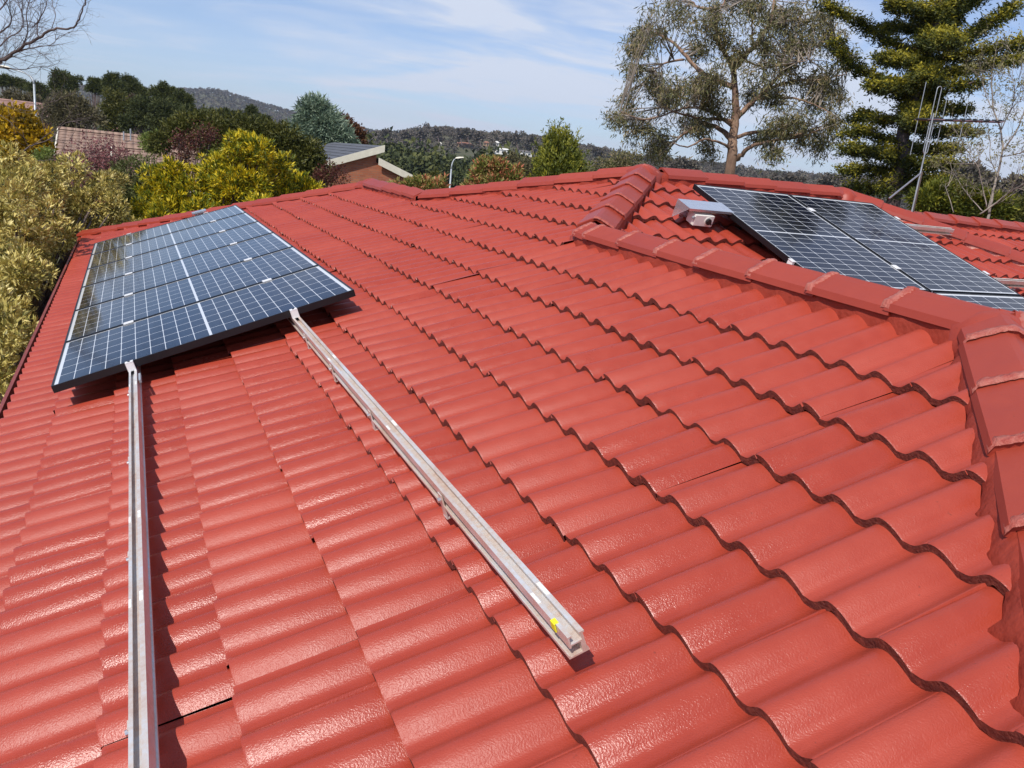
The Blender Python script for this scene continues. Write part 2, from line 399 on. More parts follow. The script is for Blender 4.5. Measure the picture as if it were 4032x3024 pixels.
def clip(me, planes):
    bm = bmesh.new(); bm.from_mesh(me)
    for co, no in planes:                   # keep the side the normal points away from
        g = bm.verts[:] + bm.edges[:] + bm.faces[:]
        bmesh.ops.bisect_plane(bm, geom=g, plane_co=co, plane_no=no, clear_outer=True, dist=1e-5)
    bm.to_mesh(me); bm.free(); me.update(); return me
def slope(O, a, u, regions, k0, k1, vbase, seed, seg=9):
    """regions: list of (s0, s1, planes). Joins them all into one mesh"""
    a, u = unit(a), unit(u); n = unit(np.cross(a, u))
    if n[2] < 0: n = -n
    parts = []
    O = np.asarray(O, float)
    for ri, rg in enumerate(regions):
        s0, s1, planes = rg[:3]; kk = rg[3] if len(rg) > 3 else k1
        V, F, MI, TI, SM = tile_sheet(O, a, u, n, s0, s1, k0, kk, vbase, seed, seg, 1.0, len(rg) > 3)
        me = mesh_np(V, F, np.array(SM), MI, TI); clip(me, planes); parts.append(me)
        v0_, v1_ = vbase + GAUGE * k0 + .02, vbase + GAUGE * (kk + 1.2)
        Q = [O + a * s_ + u * v_ - n * .075 for s_, v_ in ((s0 - .3, v0_), (s1 + .3, v0_), (s1 + .3, v1_), (s0 - .3, v1_))]
        me = mesh_np(np.array(Q), np.array([[0, 1, 2, 3]]), False, [2], [.5]); clip(me, planes); parts.append(me)
    bm = bmesh.new()
    for me in parts: bm.from_mesh(me)
    out = bpy.data.meshes.new('slope'); bm.to_mesh(out); bm.free(); out.update(); return out

house = empty('tiled_house', (2.5, 0, -2.9), 'house under the freshly painted red concrete tile roof in the foreground', 'house')
def pl(co, no): return ((co[0], co[1], 0), (no[0], no[1], 0))
q = 0.7071
# slope 1: faces left (-x); s runs along +y, v up the slope
regs = [(-6.6, YF, [pl((0, YF), (0, 1)), pl((XR, YF), (q, -q))], 11),
        (YF, YE, [pl((0, YF), (0, -1)), pl((0, YE), (0, 1)), pl((XR, 0), (1, 0))], 11),
        (YE, YD, [pl((0, YE), (0, -1)), pl((0, YD), (0, 1)), pl((XR, YE), unit((YD - YE, -(XD - XR))))]),
        (YD, YC, [pl((0, YD), (0, -1)), pl((0, YC), (0, 1)), pl((XR, YC), unit((YC - YD, XD - XR)))]),
        (YC, YB, [pl((0, YC), (0, -1)), pl((0, YB), (0, 1)), pl((XR, 0), (1, 0))], 11),
        (YB, YB + 3.5, [pl((0, YB), (0, -1)), pl((XR, YB), (q, q))])]
# the random generator is per (course, tile), so every region of one slope is cut from its own tiles
ps1 = slope((0, 0, Z0), (0, 1, 0), (CT, 0, ST), regs, 0, 16, -0.303, 101, 13)
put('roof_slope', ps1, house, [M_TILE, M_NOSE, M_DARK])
# slope 3: faces the camera side (-y), right of the high hip; carries the second solar array
def zP3(y): return ZD + TP * (y - YD)
V3 = (XR + (ZR - zP3(YE)) / TP)
regs = [(3.0, XG + 6, [pl((0, YD), (0, 1)), pl((XD, YD), unit((-(YD - YE), XD - XR))), pl((V3, YE), (-q, -q)), pl((XG, YD), (q, q))])]
O3 = np.array([0, YD, ZD])
put('roof_slope', slope(O3, (1, 0, 0), (0, CT, ST), regs, -15, 1, 0.0, 103, 12), house, [M_TILE, M_NOSE, M_DARK])
# slope 5: faces right (+x), behind the near ridge
regs = [(-YE - 0.1, 7, [pl((XR, 0), (-1, 0)), pl((V3, YE), (q, q)), pl((XR, YF), (-q, -q)), pl((0, YE), (0, 1))])]
put('roof_slope', slope((XR, 0, ZR), (0, -1, 0), (-CT, 0, ST), regs, -11, 1, 0.0, 105, 6), house, [M_TILE, M_NOSE, M_DARK])
# slope 4: hip end facing -y at the near ridge end
regs = [(XR - 3.6, XR + 3.6, [pl((XR, YF), (-q, q)), pl((XR, YF), (q, q))])]
put('roof_slope', slope((0, YF, ZR), (1, 0, 0), (0, CT, ST), regs, -11, 1, 0.0, 104, 6), house, [M_TILE, M_NOSE, M_DARK])
BP = (ZD - ZR) / (YC - YD)                 # gentler back pitch
# slope 6: faces right (+x) beyond the far hip
regs = [(-6, 9, [pl((XG, YD), (-q, -q)), pl((XG, YD), unit((-TP, BP))), pl((0, 5), (0, 1))])]
put('roof_slope', slope((XG, 0, ZD), (0, 1, 0), (-CT, 0, ST), regs, -15, 1, 0.0, 106, 6), house, [M_TILE, M_NOSE, M_DARK])
# wing to the right with its own ridge
ZW, YW = 1.25, 1.9
xk = XG + (ZD - ZW) / TP
regs = [(xk, xk + 9, [pl((0, YW), (0, 1)), pl((xk, YW), (-q, -q))])]
put('roof_slope', slope((0, YW, ZW), (1, 0, 0), (0, CT, ST), regs, -12, 1, 0.0, 107, 8), house, [M_TILE, M_NOSE, M_DARK])
regs = [(-xk - 9, -xk + 1, [pl((0, YW), (0, -1)), pl((xk, YW), (-q, q))])]
put('roof_slope', slope((0, YW, ZW), (-1, 0, 0), (0, -CT, ST), regs, -12, 1, 0.0, 108, 4), house, [M_TILE, M_NOSE, M_DARK])
# back slopes: hip end beyond B, the back of the B-C ridge and of the high ridge
regs = [(-XR - 3.6, -XR + 3.6, [pl((XR, YB), (-q, -q)), pl((XR, YB), (q, -q))])]
put('roof_slope', slope((0, YB, ZR), (-1, 0, 0), (0, -CT, ST), regs, -11, 1, 0.0, 109, 4), house, [M_TILE, M_NOSE, M_DARK])
regs = [(-YB - 3.4, -YC + 2.2, [pl((XR, 0), (-1, 0)), pl((XR, YB), (-q, q)), pl((XR, YC), unit((TP, -BP)))])]
put('roof_slope', slope((XR, 0, ZR), (0, -1, 0), (-CT, 0, ST), regs, -11, 1, 0.0, 110, 4), house, [M_TILE, M_NOSE, M_DARK])
ub = unit((0, -1, BP))
regs = [(-XG - 1, -XR + 1, [pl((0, YD), (0, -1)), pl((XD, YD), unit((-(YC - YD), -(XD - XR)))), pl((XR, YC), unit((-BP, TP)) if False else unit((-TP, BP))), pl((XG, YD), unit((TP, -BP)))])]
put('roof_slope', slope((0, YD, ZD), (-1, 0, 0), ub, regs, -22, 1, 0.0, 111, 4), house, [M_TILE, M_NOSE, M_DARK])

# ridge and hip caps
CPROF = [(-.132, -.004), (-.126, .026), (-.040, .072), (-.012, .085), (.012, .085), (.040, .072), (.126, .026), (.132, -.004)]
CIN = [(.116, -.004), (.112, .018), (.0, .070), (-.112, .018), (-.116, -.004)]
def cap(A, d, s, up, ln, flip, pts_side, pm=M_POINT):
    """one cap from A along d; the exposed, lifted end is at A unless flip"""
    prof = CPROF + CIN; n = len(prof)
    jx = rnd.uniform(-.004, .004); jh = rnd.uniform(-.003, .003); ya = rnd.uniform(-.006, .006)
    A = A + s * jx + up * jh; d2 = unit(d + s * ya / ln * 2)
    VS = []; st = [(0, 1.0, .010), (.012, 1.03, .014), (.05, 1.025, .013), (ln * .5, 1.0, .007), (ln, .965, 0)]
    if flip: st = [(ln - a_, b_, c_) for a_, b_, c_ in st][::-1]
    for t_, sc_, li in st:
        for x, y in prof: VS.append(A + d2 * t_ + s * x * sc_ + up * (y + li))
    fs = []; R_ = len(st)
    for i in range(R_ - 1):
        for j in range(n): fs.append((i * n + j, i * n + (j + 1) % n, (i + 1) * n + (j + 1) % n, (i + 1) * n + j))
    fs.append(tuple(range(n))[::-1]); fs.append(tuple((R_ - 1) * n + j for j in range(n)))
    mb = MB().add(VS, fs); o = mb.build('ridge_cap', M_CAP, house, smooth=False)
    me = o.data
    a_ = me.attributes.new('tint', 'FLOAT', 'FACE'); a_.data.foreach_set('value', [rnd.random()] * len(me.polygons))
    if pts_side:
        # strip of flexible pointing smeared over the exposed end, lumpy
        base = ln if flip else 0.0; sg = -1 if flip else 1
        full = [(x, y) for x, y in CPROF]
        xs = np.array([p_[0] for p_ in full]); ys = np.array([p_[1] for p_ in full])
        lo, hi = {'left': (-.130, .020), 'right': (-.02, .130), 'both': (-.13, .13)}[pts_side]
        m_ = 26; tt = np.linspace(lo, hi, m_); V = []
        for kk, x in enumerate(tt):
            y = np.interp(x, xs, ys); w0 = -.004 + rnd.uniform(-.003, .003); w1 = .030 + rnd.uniform(-.006, .006)
            e = 0.006 + rnd.uniform(-.002, .003)
            if kk in (0, m_ - 1): e = .001
            for dd, hh in ((w0 - .003, -.002), (w0, e * .8), ((w0 + w1) / 2, e + .001), (w1, e * .8), (w1 + .004, -.002)):
                V.append(A + d2 * (base + sg * dd) + s * x * 1.03 + up * (y + .0135 + hh))
        fs = [(i * 5 + j, i * 5 + j + 1, (i + 1) * 5 + j + 1, (i + 1) * 5 + j) for i in range(m_ - 1) for j in range(4)]
        MB().add(V, fs).build('pointing', pm, o, smooth=True)
    return o
def cap_run(A, B, pitch=0.395, start=0.0, flip=False, pside=None, lift=0.0, pm=M_POINT, bed=M_BED, bw=1.0, beddrop=.10):
    A = np.asarray(A, float); B = np.asarray(B, float); d = unit(B - A); s = unit(np.cross(d, [0, 0, 1])); up = np.cross(s, d)
    Ln = np.linalg.norm(B - A); k = 0; t_ = start
    while t_ < Ln - 0.05:
        l_ = min(pitch + .035, Ln - t_ + .035)
        if flip: cap(A + d * (t_ - .035) + up * lift, d, s, up, l_, flip, pside, pm)
        else: cap(A + d * t_ + up * lift, d, s, up, l_, flip, pside, pm)
        t_ += pitch
    # bedding mortar under both edges
    V = []; m_ = max(8, int(Ln / .03)); fs = []
    for i in range(m_ + 1):
        p_ = A + d * (Ln * i / m_)
        for sx in (-1, 1):
            wv = .004 * math.sin(i * .9 + sx) + rnd.uniform(-.003, .003)
            for x, y in ((.060, .045), (.114, .022), (.119 + wv + .12 * (bw - 1), -.01 - .02 * (bw > 1)), (.122 * bw + wv * (1.5 if bw == 1 else 5), -beddrop)):
                V.append(p_ + s * sx * x + up * (y + lift))
    for i in range(m_):
        for sd in range(2):
            for j in range(3):
                a_ = i * 8 + sd * 4 + j; b_ = a_ + 8
                fs.append((a_, a_ + 1, b_ + 1, b_))
    MB().add(V, fs).build('mortar_bedding', bed, house, smooth=True)
PA = np.array([EX, YB + XR - EX, TP * EX + Z0]); PB = np.array([XR, YB, ZR]); PC = np.array([XR, YC, ZR]); PD = np.array([XD, YD, ZD])
PE = np.array([XR, YE, ZR]); PF = np.array([XR, YF, ZR]); PG = np.array([XG, YD, ZD])
cap_run(PA, PB, 0.40, 0.0, False, None, -.012)
cap_run(PC, PB, 0.40, 0.08, True, None, 0)
cap_run(PC, PD, 0.40, 0.0, False, None, 0)
cap_run(PE + [0.08, .08, .03], PD, 0.345, 0.02, False, 'right', .006, pm=M_CAPP)
cap_run(PF, PE, 0.395, 0.0, True, 'left', .004)
cap_run(PD + [.10, 0, 0], PG, 0.395, 0.1, True, None, 0, beddrop=.085)
PL_ = PG + np.array([3.4, -3.4, -3.4 * TP])
cap_run(PL_, PG, 0.40, 0.2, False, None, 0, bed=M_POINT2)
cap_run(PF + np.array([-3.4, -3.4, -3.4 * TP]), PF, 0.36, 0.1, False, 'both', .004, bw=1.22, beddrop=.085)
cap_run(PF + np.array([3.4, -3.4, -3.4 * TP]), PF, 0.40, 0.1, False, 'both', .004)
cap_run(np.array([xk + 6.5, YW, ZW]), np.array([xk, YW, ZW]), 0.395, 0.0, True, None, 0, beddrop=.085)
cap_run(np.array([XR + 3.4, YB + 3.4, ZR - 3.4 * TP]), PB, 0.40, 0, False, None, 0)
# junction pieces where the runs meet
def junction(P, rx, rz, yaw, sc=(1, 1)):
    V = []; n = 12
    for ri, (r_, z_) in enumerate(((1.0, -.09), (1.0, .024), (.45, .080), (.16, .094), (0.0, .096))):
        for j in range(n):
            t_ = 2 * math.pi * j / n + yaw; k_ = 1 + .12 * math.cos(3 * t_) + .05 * math.sin(5 * t_)
            V.append((P[0] + math.cos(t_) * rx * r_ * k_ * sc[0], P[1] + math.sin(t_) * rx * r_ * k_ * sc[1], P[2] + z_ + rz))
    fs = [(i * n + j, i * n + (j + 1) % n, (i + 1) * n + (j + 1) % n, (i + 1) * n + j) for i in range(4) for j in range(n)]
    o = MB().add(V, fs).build('ridge_cap', M_CAP, house, smooth=True)
    a_ = o.data.attributes.new('tint', 'FLOAT', 'FACE'); a_.data.foreach_set('value', [.5] * len(o.data.polygons))
for P, r_, z_ in ((PD, .17, .004), (PG, .17, .0), (PB, .16, .0), (PE, .13, -.02), (PF, .155, -.004)): junction(P, r_, z_, rnd.random())

# gutter, fascia, eaves and walls
def gutter(A, B, out):
    A = np.asarray(A, float); B = np.asarray(B, float); out = unit(out); Zv = np.array([0, 0, 1.])
    prof = [(-.02, .03), (-.02, -.085), (.0, -.10), (.085, -.10), (.105, -.085), (.105, .0), (.118, .008), (.118, .018), (.098, .018), (.096, -.08), (.08, -.092), (.0, -.092), (-.012, -.08), (-.012, .03)]
    MB().prism(prof, A, B, out, Zv).build('gutter', M_GUT, house)
ze = TP * EX + Z0
gutter((EX + .04, -6.6, ze - .060), (EX + .04, PA[1] + .0, ze - .060), (-1, 0, 0))
gutter((EX + .03, PA[1] - .03, ze - .055), (6.5, PA[1] - .03, ze - .055), (0, 1, 0))
mb = MB()
mb.box((EX + .075, (PA[1] - 6.3) / 2, ze - .16), (.02, PA[1] + 6.3, .18)); mb.build('fascia', M_GUT, house)
M_BRICK0 = None
def brick(name, c1, c2, mortar, scale=1.0):
    mt, t, b = newmat(name)
    c = t.nodes.new('ShaderNodeTexCoord'); s = t.nodes.new('ShaderNodeSeparateXYZ'); t.links.new(c.outputs['Object'], s.inputs[0])
    cb = t.nodes.new('ShaderNodeCombineXYZ'); t.links.new(tm(t, 'ADD', s.outputs[0], s.outputs[1]), cb.inputs[0]); t.links.new(s.outputs[2], cb.inputs[1])
    br = t.nodes.new('ShaderNodeTexBrick'); t.links.new(cb.outputs[0], br.inputs['Vector'])
    br.inputs['Color1'].default_value = (*c1, 1); br.inputs['Color2'].default_value = (*c2, 1); br.inputs['Mortar'].default_value = (*mortar, 1)
    br.inputs['Scale'].default_value = 1; br.inputs['Brick Width'].default_value = .24 * scale; br.inputs['Row Height'].default_value = .086 * scale
    br.inputs['Mortar Size'].default_value = .008; br.inputs['Bias'].default_value = -.1
    col = mixc(t, mrange(t, noise(t, 2.2, 5), .35, .65, 0, .55), br.outputs['Color'], (c2[0] * 1.25, c2[1] * 1.3, c2[2] * 1.1))
    t.links.new(col, b.inputs['Base Color']); b.inputs['Roughness'].default_value = .85
    bump(t, b, br.outputs['Fac'], -.5, .006); return mt
M_BRICK0 = brick('house_brick', (.30, .13, .08), (.36, .18, .11), (.4, .36, .3))
mb = MB()
for c_, s_ in (((.45, 1.0, -1.65), (.12, 13.6, 2.4)), ((3.15, -5.6, -1.65), (5.4, .12, 2.4)), ((3.1, 8.3, -1.65), (5.4, .12, 2.4)), ((5.9, -3.2, -1.65), (.12, 4.9, 2.4)),
               ((9.2, -2.55, -1.65), (6.6, .12, 2.4)), ((12.5, 1, -1.65), (.12, 7, 2.4))):
    mb.box(c_, s_)
mb.build('wall', M_BRICK0, house)

# ------------------------------------------------------------------ solar arrays
PL, PW, GAP = 1.673, 0.996, 0.02
def make_panel_meshes():
    g = MB().add([(.010, .010, -.004), (PW - .010, .010, -.004), (PW - .010, PL - .010, -.004), (.010, PL - .010, -.004)], [(0, 1, 2, 3)])
    me = bpy.data.meshes.new('glass'); me.from_pydata(g.v, [], g.f); me.materials.append(M_PV)
    f = MB(); w_ = .011; D = .040
    f.box((PW / 2, w_ / 2, -D / 2), (PW, w_, D)); f.box((PW / 2, PL - w_ / 2, -D / 2), (PW, w_, D))
    f.box((w_ / 2, PL / 2, -D / 2 - .0003), (w_, PL - 2 * w_, D)); f.box((PW - w_ / 2, PL / 2, -D / 2 - .0003), (w_, PL - 2 * w_, D))
    for zz_ in (-.014, -.027): f.box((PW / 2, -.0012, zz_), (PW - .004, .0025, .0025))
    f.box((PW / 2, PL / 2, -D + .006), (PW - .03, PL - .03, .004))
    mf = bpy.data.meshes.new('frame'); mf.from_pydata(f.v, [], f.f); mf.materials.append(M_BLACK)
    bm = bmesh.new(); bm.from_mesh(mf); bmesh.ops.recalc_face_normals(bm, faces=bm.faces); bm.to_mesh(mf); bm.free()
    return me, mf
PG_ME, PF_ME = make_panel_meshes()
def panel(P, X, Y, Zn, label, group):
    r = bpy.data.objects.new('solar_panel', None); COL.objects.link(r); r.empty_display_size = .1
    mw = Matrix.Identity(4)
    for i in range(3): mw[i][0] = X[i]; mw[i][1] = Y[i]; mw[i][2] = Zn[i]; mw[i][3] = P[i]
    r.matrix_world = mw; tag(r, label, 'solar panel', group)
    for nm, me in (('cells', PG_ME), ('frame', PF_ME)):
        o = bpy.data.objects.new(nm, me); COL.objects.link(o); o.parent = r
    return r
def part_local(root, mb, name, mat):
    me = bpy.data.meshes.new(name); me.from_pydata(mb.v, [], mb.f); me.materials.append(mat)
    bm = bmesh.new(); bm.from_mesh(me); bmesh.ops.recalc_face_normals(bm, faces=bm.faces); bm.to_mesh(me); bm.free()
    o = bpy.data.objects.new(name, me); COL.objects.link(o); o.parent = root; return o
U1 = np.array([CT, 0, ST]); Yv = np.array([0, 1., 0]); Xv = np.array([1., 0, 0]); N1 = np.array([-ST, 0, CT])
g1 = 'solar panels of the array on the left slope'
lab1 = ['solar panel nearest the camera in the left array, black front edge facing us', 'solar panel second from the front edge of the left array',
        'solar panel third from the front edge of the left array', 'solar panel fourth from the front, in the left array',
        'solar panel second from the far end of the left array', 'farthest solar panel of the left array, by the small metal cover']
# local x runs toward -y so that x cross y = outward normal
for i in range(6):
    y1 = i * (PW + GAP) + PW
    r = panel(np.array([0, y1, 0.0]), -Yv, U1, np.cross(-Yv, U1), lab1[i], g1)
    for v_ in (0.392, 1.303):
        if i < 5 or True:
            mb = MB()
            if i < 5: mb.box((-GAP / 2, v_, .002), (GAP + .030, .062, .004)); mb.box((-GAP / 2, v_, -.018), (GAP - .004, .05, .04))
            else: mb.box((-.004, v_, .002), (.026, .055, .004)); mb.box((-.014, v_, -.02), (.008, .05, .04))
            part_local(r, mb, 'clamp', M_CLAMP)
# rails of the left array
M_RAILG = M_DUST
def rail_profile(w_=.038, h_=.056):
    """open-topped channel on a hollow web, like the section seen on the cut end; y up"""
    t_ = .0028
    return [(-w_ / 2 - .006, -h_), (w_ / 2 + .006, -h_), (w_ / 2 + .006, -h_ + .005), (w_ / 2 + .002, -h_ + .008), (w_ / 2 - .001, -.005), (w_ / 2 + .003, -.004), (w_ / 2 + .003, 0),
        (w_ / 2 - .010, 0), (w_ / 2 - .010, -.0035), (w_ / 2 - .006, -.004), (w_ / 2 - .006, -.021), (-w_ / 2 + .004, -.021), (-w_ / 2 + .004, -.004), (-w_ / 2 + .010, -.0035),
        (-w_ / 2 + .010, 0), (-w_ / 2, 0), (-w_ / 2, -.030), (-w_ / 2 + .004, -.030), (-w_ / 2 + .005, -.0245), (w_ / 2 - .010, -.0245), (w_ / 2 - .010, -h_ + .004), (-w_ / 2 - .003, -h_ + .004), (-w_ / 2 - .003, -h_ + .009), (-w_ / 2 - .006, -h_ + .009)]
def rail(vc, y0, y1, top, label, sticker_y, brackets, lug=None, origin=np.zeros(3), A=Yv, U=U1, Nn=N1, group='mounting rails on the roof'):
    c = origin + U * vc - Nn * top
    r = empty('mounting_rail', c + A * y0, label, 'mounting rail', group)
    ob = MB().prism(rail_profile(), c + A * y0, c + A * y1, U, Nn).build('rail', M_RAILG, r)
    for (yb, ss) in brackets:
        p_ = c + A * yb
        mb = MB(); mb.box(p_ - U * (.024 * ss) - Nn * .050, (.004, .032, .078), (U, A, Nn))
        mb.box(p_ - U * (.016 * ss) - Nn * .093, (.022, .032, .004), (U, A, Nn))
        bo = mb.build('bracket', M_DUST, r)
        MB().tube([p_ - U * (.020 * ss) - Nn * .030, p_ - U * (.036 * ss) - Nn * .030], [.0075, .0075], 10).build('bolt', M_ALU, bo)
    return r, c
ax1 = (U1, Yv, N1)
r1, c1_ = rail(.395, -4.3, 6.14, .048, 'bare aluminium rail running down the left to the bottom edge of the photo', 0, [(-.35, 1), (-1.30, 1), (-2.14, 1), (-2.97, 1)])
r2, c2_ = rail(1.303, -3.365, 6.14, .048, 'dusty aluminium rail with a cut end and yellow tape, right of the long left rail', 0, [(-.37, 1), (-1.02, 1), (-1.72, 1), (-2.55, 1)])
for rr, cc, yy in ((r1, c1_, -.004), (r2, c2_, -.004)):
    mb = MB(); p_ = cc + Yv * yy
    mb.box(p_ + N1 * .050 - Yv * .012, (.042, .034, .004), ax1); mb.box(p_ + N1 * .024 - Yv * .016, (.042, .024, .048), ax1)
    eo = mb.build('end_clamp', M_CLAMP, rr, bevel=.0015)
    MB().tube([p_ + N1 * .050 - Yv * .014, p_ + N1 * .0555 - Yv * .014], .007, 8).build('bolt', M_BLACK, eo)
# splice stub, tape and stickers
MB().box(c1_ + Yv * -.17 + U1 * .034 - N1 * .012, (.012, .13, .020), ax1).build('earthing_lug', M_GALV, r1, bevel=.003)
mb = MB(); mb.box(c2_ + Yv * -3.30 - U1 * .0215 - N1 * .010, (.003, .020, .022), ax1); mb.box(c2_ + Yv * -3.30 - U1 * .016 + N1 * .0012, (.010, .018, .002), ax1)
mb.build('yellow_tape', M_YEL, r2)
for rr, cc, yy in ((r1, c1_, -.28), (r1, c1_, -1.9), (r1, c1_, -2.45), (r2, c2_, -.95), (r2, c2_, -1.95), (r2, c2_, -3.18)):
    mb = MB(); mb.box(cc + Yv * yy + U1 * .0155 + N1 * .0008, (.010, .055, .0012), ax1); mb.box(cc + Yv * (yy - .02) - U1 * .0145 + N1 * .0008, (.008, .045, .0012), ax1)
    mb.build('sticker', M_TAG, rr)

# right-hand array on slope 3
O_3 = np.array([4.535, 0.871, 1.372]); D3 = np.array([0, -CT, -ST]); N3 = np.array([0, -ST, CT]); U3 = -D3
g2 = 'solar panels of the array on the right slope'
specs = [(0, 0, 'solar panel beside the grey switch cover, leftmost on the right slope'), (1, 0, 'solar panel at the upper right of the right slope, rails poking out beside it'),
         (1, 1, 'solar panel partly hidden behind the ridge, in the lower row of the right slope'), (2, 1, 'solar panel at the right edge of the photo, lower row of the right slope')]
for cx_, ry, lb in specs:
    r = panel(O_3 + Xv * cx_ * (PW + GAP) + D3 * (PL + ry * (PL + GAP)), Xv, U3, N3, lb, g2)
    if cx_ == 1 and ry == 0:
        for v_ in (.32, 1.326):
            mb = MB(); mb.box((-GAP / 2, PL - v_, .002), (GAP + .030, .062, .004)); mb.box((-GAP / 2, PL - v_, -.018), (GAP - .004, .05, .04)); part_local(r, mb, 'clamp', M_CLAMP)
            mb = MB(); mb.box((PW + .010, PL - v_, .002), (.03, .055, .004)); part_local(r, mb, 'clamp', M_CLAMP)
    if cx_ == 0:
        mb = MB(); mb.box((-.012, PL - 1.326, .003), (.034, .05, .005)); mb.box((-.016, PL - 1.326, -.018), (.018, .05, .045)); part_local(r, mb, 'clamp', M_CLAMP)
    if cx_ == 1 and ry == 1:
        mb = MB(); mb.tube([(-.012, PL - .0, .004), (-.02, PL - .01, -.05), (-.03, PL - .02, -.09)], .004, 6); part_local(r, mb, 'cable_hook', M_ALU)
N3n = N3
rail(-.32, -.10, 2.79, .048, 'short rail end sticking out right of the right solar array, upper one', 0, [(2.45, -1)], origin=O_3, A=Xv, U=U3, Nn=N3)
rail(-1.326, -.19, 3.5, .048, 'rail sticking out right of the right solar array, lower one at the photo edge', 0, [(2.50, -1), (.02, -1)], origin=O_3, A=Xv, U=U3, Nn=N3)

# isolator switches under folded metal covers
def isolator(P, X, Y, Z, sx, sy, label, sw=True):
    r = empty('isolator_switch', P, label, 'isolator switch', 'isolator switches beside the arrays')
    P = np.asarray(P, float); ax = (X, Y, Z)
    mb = MB()                                # folded cover: roof plate, front lip, left cheek
    mb.box(P + Z * .15, (sx, sy, .003), ax); mb.box(P + Z * .1405 - Y * (sy / 2 - .0015), (sx, .003, .016), ax)
    A_ = P - X * (sx / 2 - .001)
    V = [A_ + Z * .148 - Y * (sy / 2 - .004), A_ + Z * .148 + Y * (sy / 2), A_ + Z * .01 + Y * (sy / 2), A_ + Z * .03 - X * .04 + Y * .03]
    V2 = [v + X * .003 for v in V]
    mb.add(V + V2, [(0, 1, 2, 3), (4, 7, 6, 5), (0, 4, 5, 1), (1, 5, 6, 2), (2, 6, 7, 3), (3, 7, 4, 0)])
    mb.box(P + Y * (sy / 2 - .002) + Z * .08, (sx * .7, .003, .14), ax)
    mb.build('cover', M_STEEL, r)
    bx = MB(); bx.box(P - X * (sx * .13) - Y * .055 + Z * .068, (sx * .42, sy * .55, .085), ax); b_ = bx.build('switch_box', M_WHITE, r, bevel=.004)
    f_ = P - X * (sx * .04) - Y * (.055 + sy * .275) + Z * .068
    MB().tube([f_ + Y * .002, f_ - Y * .004], .033, 20).build('dial_ring', M_WHITE, b_)
    k = MB(); k.tube([f_ - Y * .004, f_ - Y * .016], .024, 18); k.box(f_ - Y * .020, (.014, .012, .050), (unit(X * .6 + Z * .8), Y, unit(Z * .6 - X * .8))); k.build('knob', M_BLK, b_)
    for q_ in (-.36, -.28): MB().tube([P + X * sx * q_ - Y * (.05 + sy * .2) + Z * .085, P + X * sx * q_ - Y * (.05 + sy * .30) + Z * .085], .012, 12).build('cable_gland', M_GALV, b_)
    return r
isolator((4.345, .475, 1.078), Xv, unit((0, .945, .327)), unit((0, -.327, .945)), .415, .18, 'grey metal cover over a white switch box with black dial, left of the right array')
isolator(U1 * 1.24 + Yv * 6.30 - N1 * .13, Yv * 0 + U1, Yv, N1, .17, .14, 'small shiny metal cover behind the far edge of the left array')

# TV antenna
an = at(3603, 800, 8.2); dA = 8.2
ANB = at(3596, 830, dA)
ant = empty('tv_antenna', (ANB[0], ANB[1], ANB[2]), 'television antenna on a braced mast behind the roof, upright rods across a dark boom', 'antenna')
def Zup(p, h): return p + np.array([0, 0, h])
pm = at(3596, 807, dA); topm = pm + np.array([0, 0, 1]) * (338 / FPX * dA * 1.02)
MB().tube([pm - [0, 0, .35], topm], [.0075, .007], 10).build('mast', M_GALV, ant)
pb = pm + [0.04, 0.02, 0]; MB().tube([pb - [0, 0, .35], pm + [0.035, .02, .33]], .014, 8).build('support_post', B_BROWN, ant)
MB().tube([at(3500, 782, dA - .25), pm + [0, 0, .31]], .009, 8).build('brace', M_ALU, ant)
b0 = at(3609, 469, dA); b1 = at(3938, 480, dA + .35)
mbm = MB(); mbm.tube([b0, b1], .013, 8); mbm.box((b0 + b1) / 2 - unit(b1 - b0) * .30, (.12, .05, .05), (unit(b1 - b0), unit(np.cross([0, 0, 1], b1 - b0)), np.array([0, 0, 1.])))
for t_ in np.linspace(.45, 1, 8): mbm.box(b0 + (b1 - b0) * t_ + [0, 0, .010], (.03, .03, .022))
mbm.build('boom', M_BLK, ant)
def rod(pxm, pym, dd, h0, h1, r_=.0036):
    p_ = at(pxm, pym, dA + dd); MB().tube([p_ + [0, 0, h1], p_ - [0, 0, h0]], r_, 6).build('rod', M_GALV, ant)
sc_ = dA / FPX
rod(3615, 468, .0, 138 * sc_, 138 * sc_)
rod(3710, 470, .12, 96 * sc_, 92 * sc_)
rod(3795, 473, .22, 84 * sc_, 82 * sc_)
p_ = at(3672, 470, dA + .06); ex = unit(b1 - b0)
lp = [p_ + ex * .03 - [0, 0, .30], p_ + ex * .03 - [0, 0, .02]]
loop = []
for k_ in range(13):
    t_ = math.pi * k_ / 12; loop.append(p_ + ex * (.028 * math.cos(t_)) + np.array([0, 0, .29 + .028 * math.sin(t_)]))
low = []
for k_ in range(13):
    t_ = math.pi * k_ / 12; low.append(p_ - ex * (.028 * math.cos(t_)) - np.array([0, 0, .31 + .028 * math.sin(t_)]))
MB().tube(loop + low + [loop[0]], .0040, 6, False).build('folded_dipole', M_GALV, ant)
mbx = MB(); yx = unit(np.cross(ex, [0, 0, 1]))
for t_, l_ in ((.12, .16), (.2, .14), (.42, .11), (.56, .10), (.7, .09), (.85, .08), (.98, .07)): mbx.tube([b0 + (b1 - b0) * t_ - yx * l_, b0 + (b1 - b0) * t_ + yx * l_], .004, 5)
mbx.build('cross_rods', M_ALU, ant)

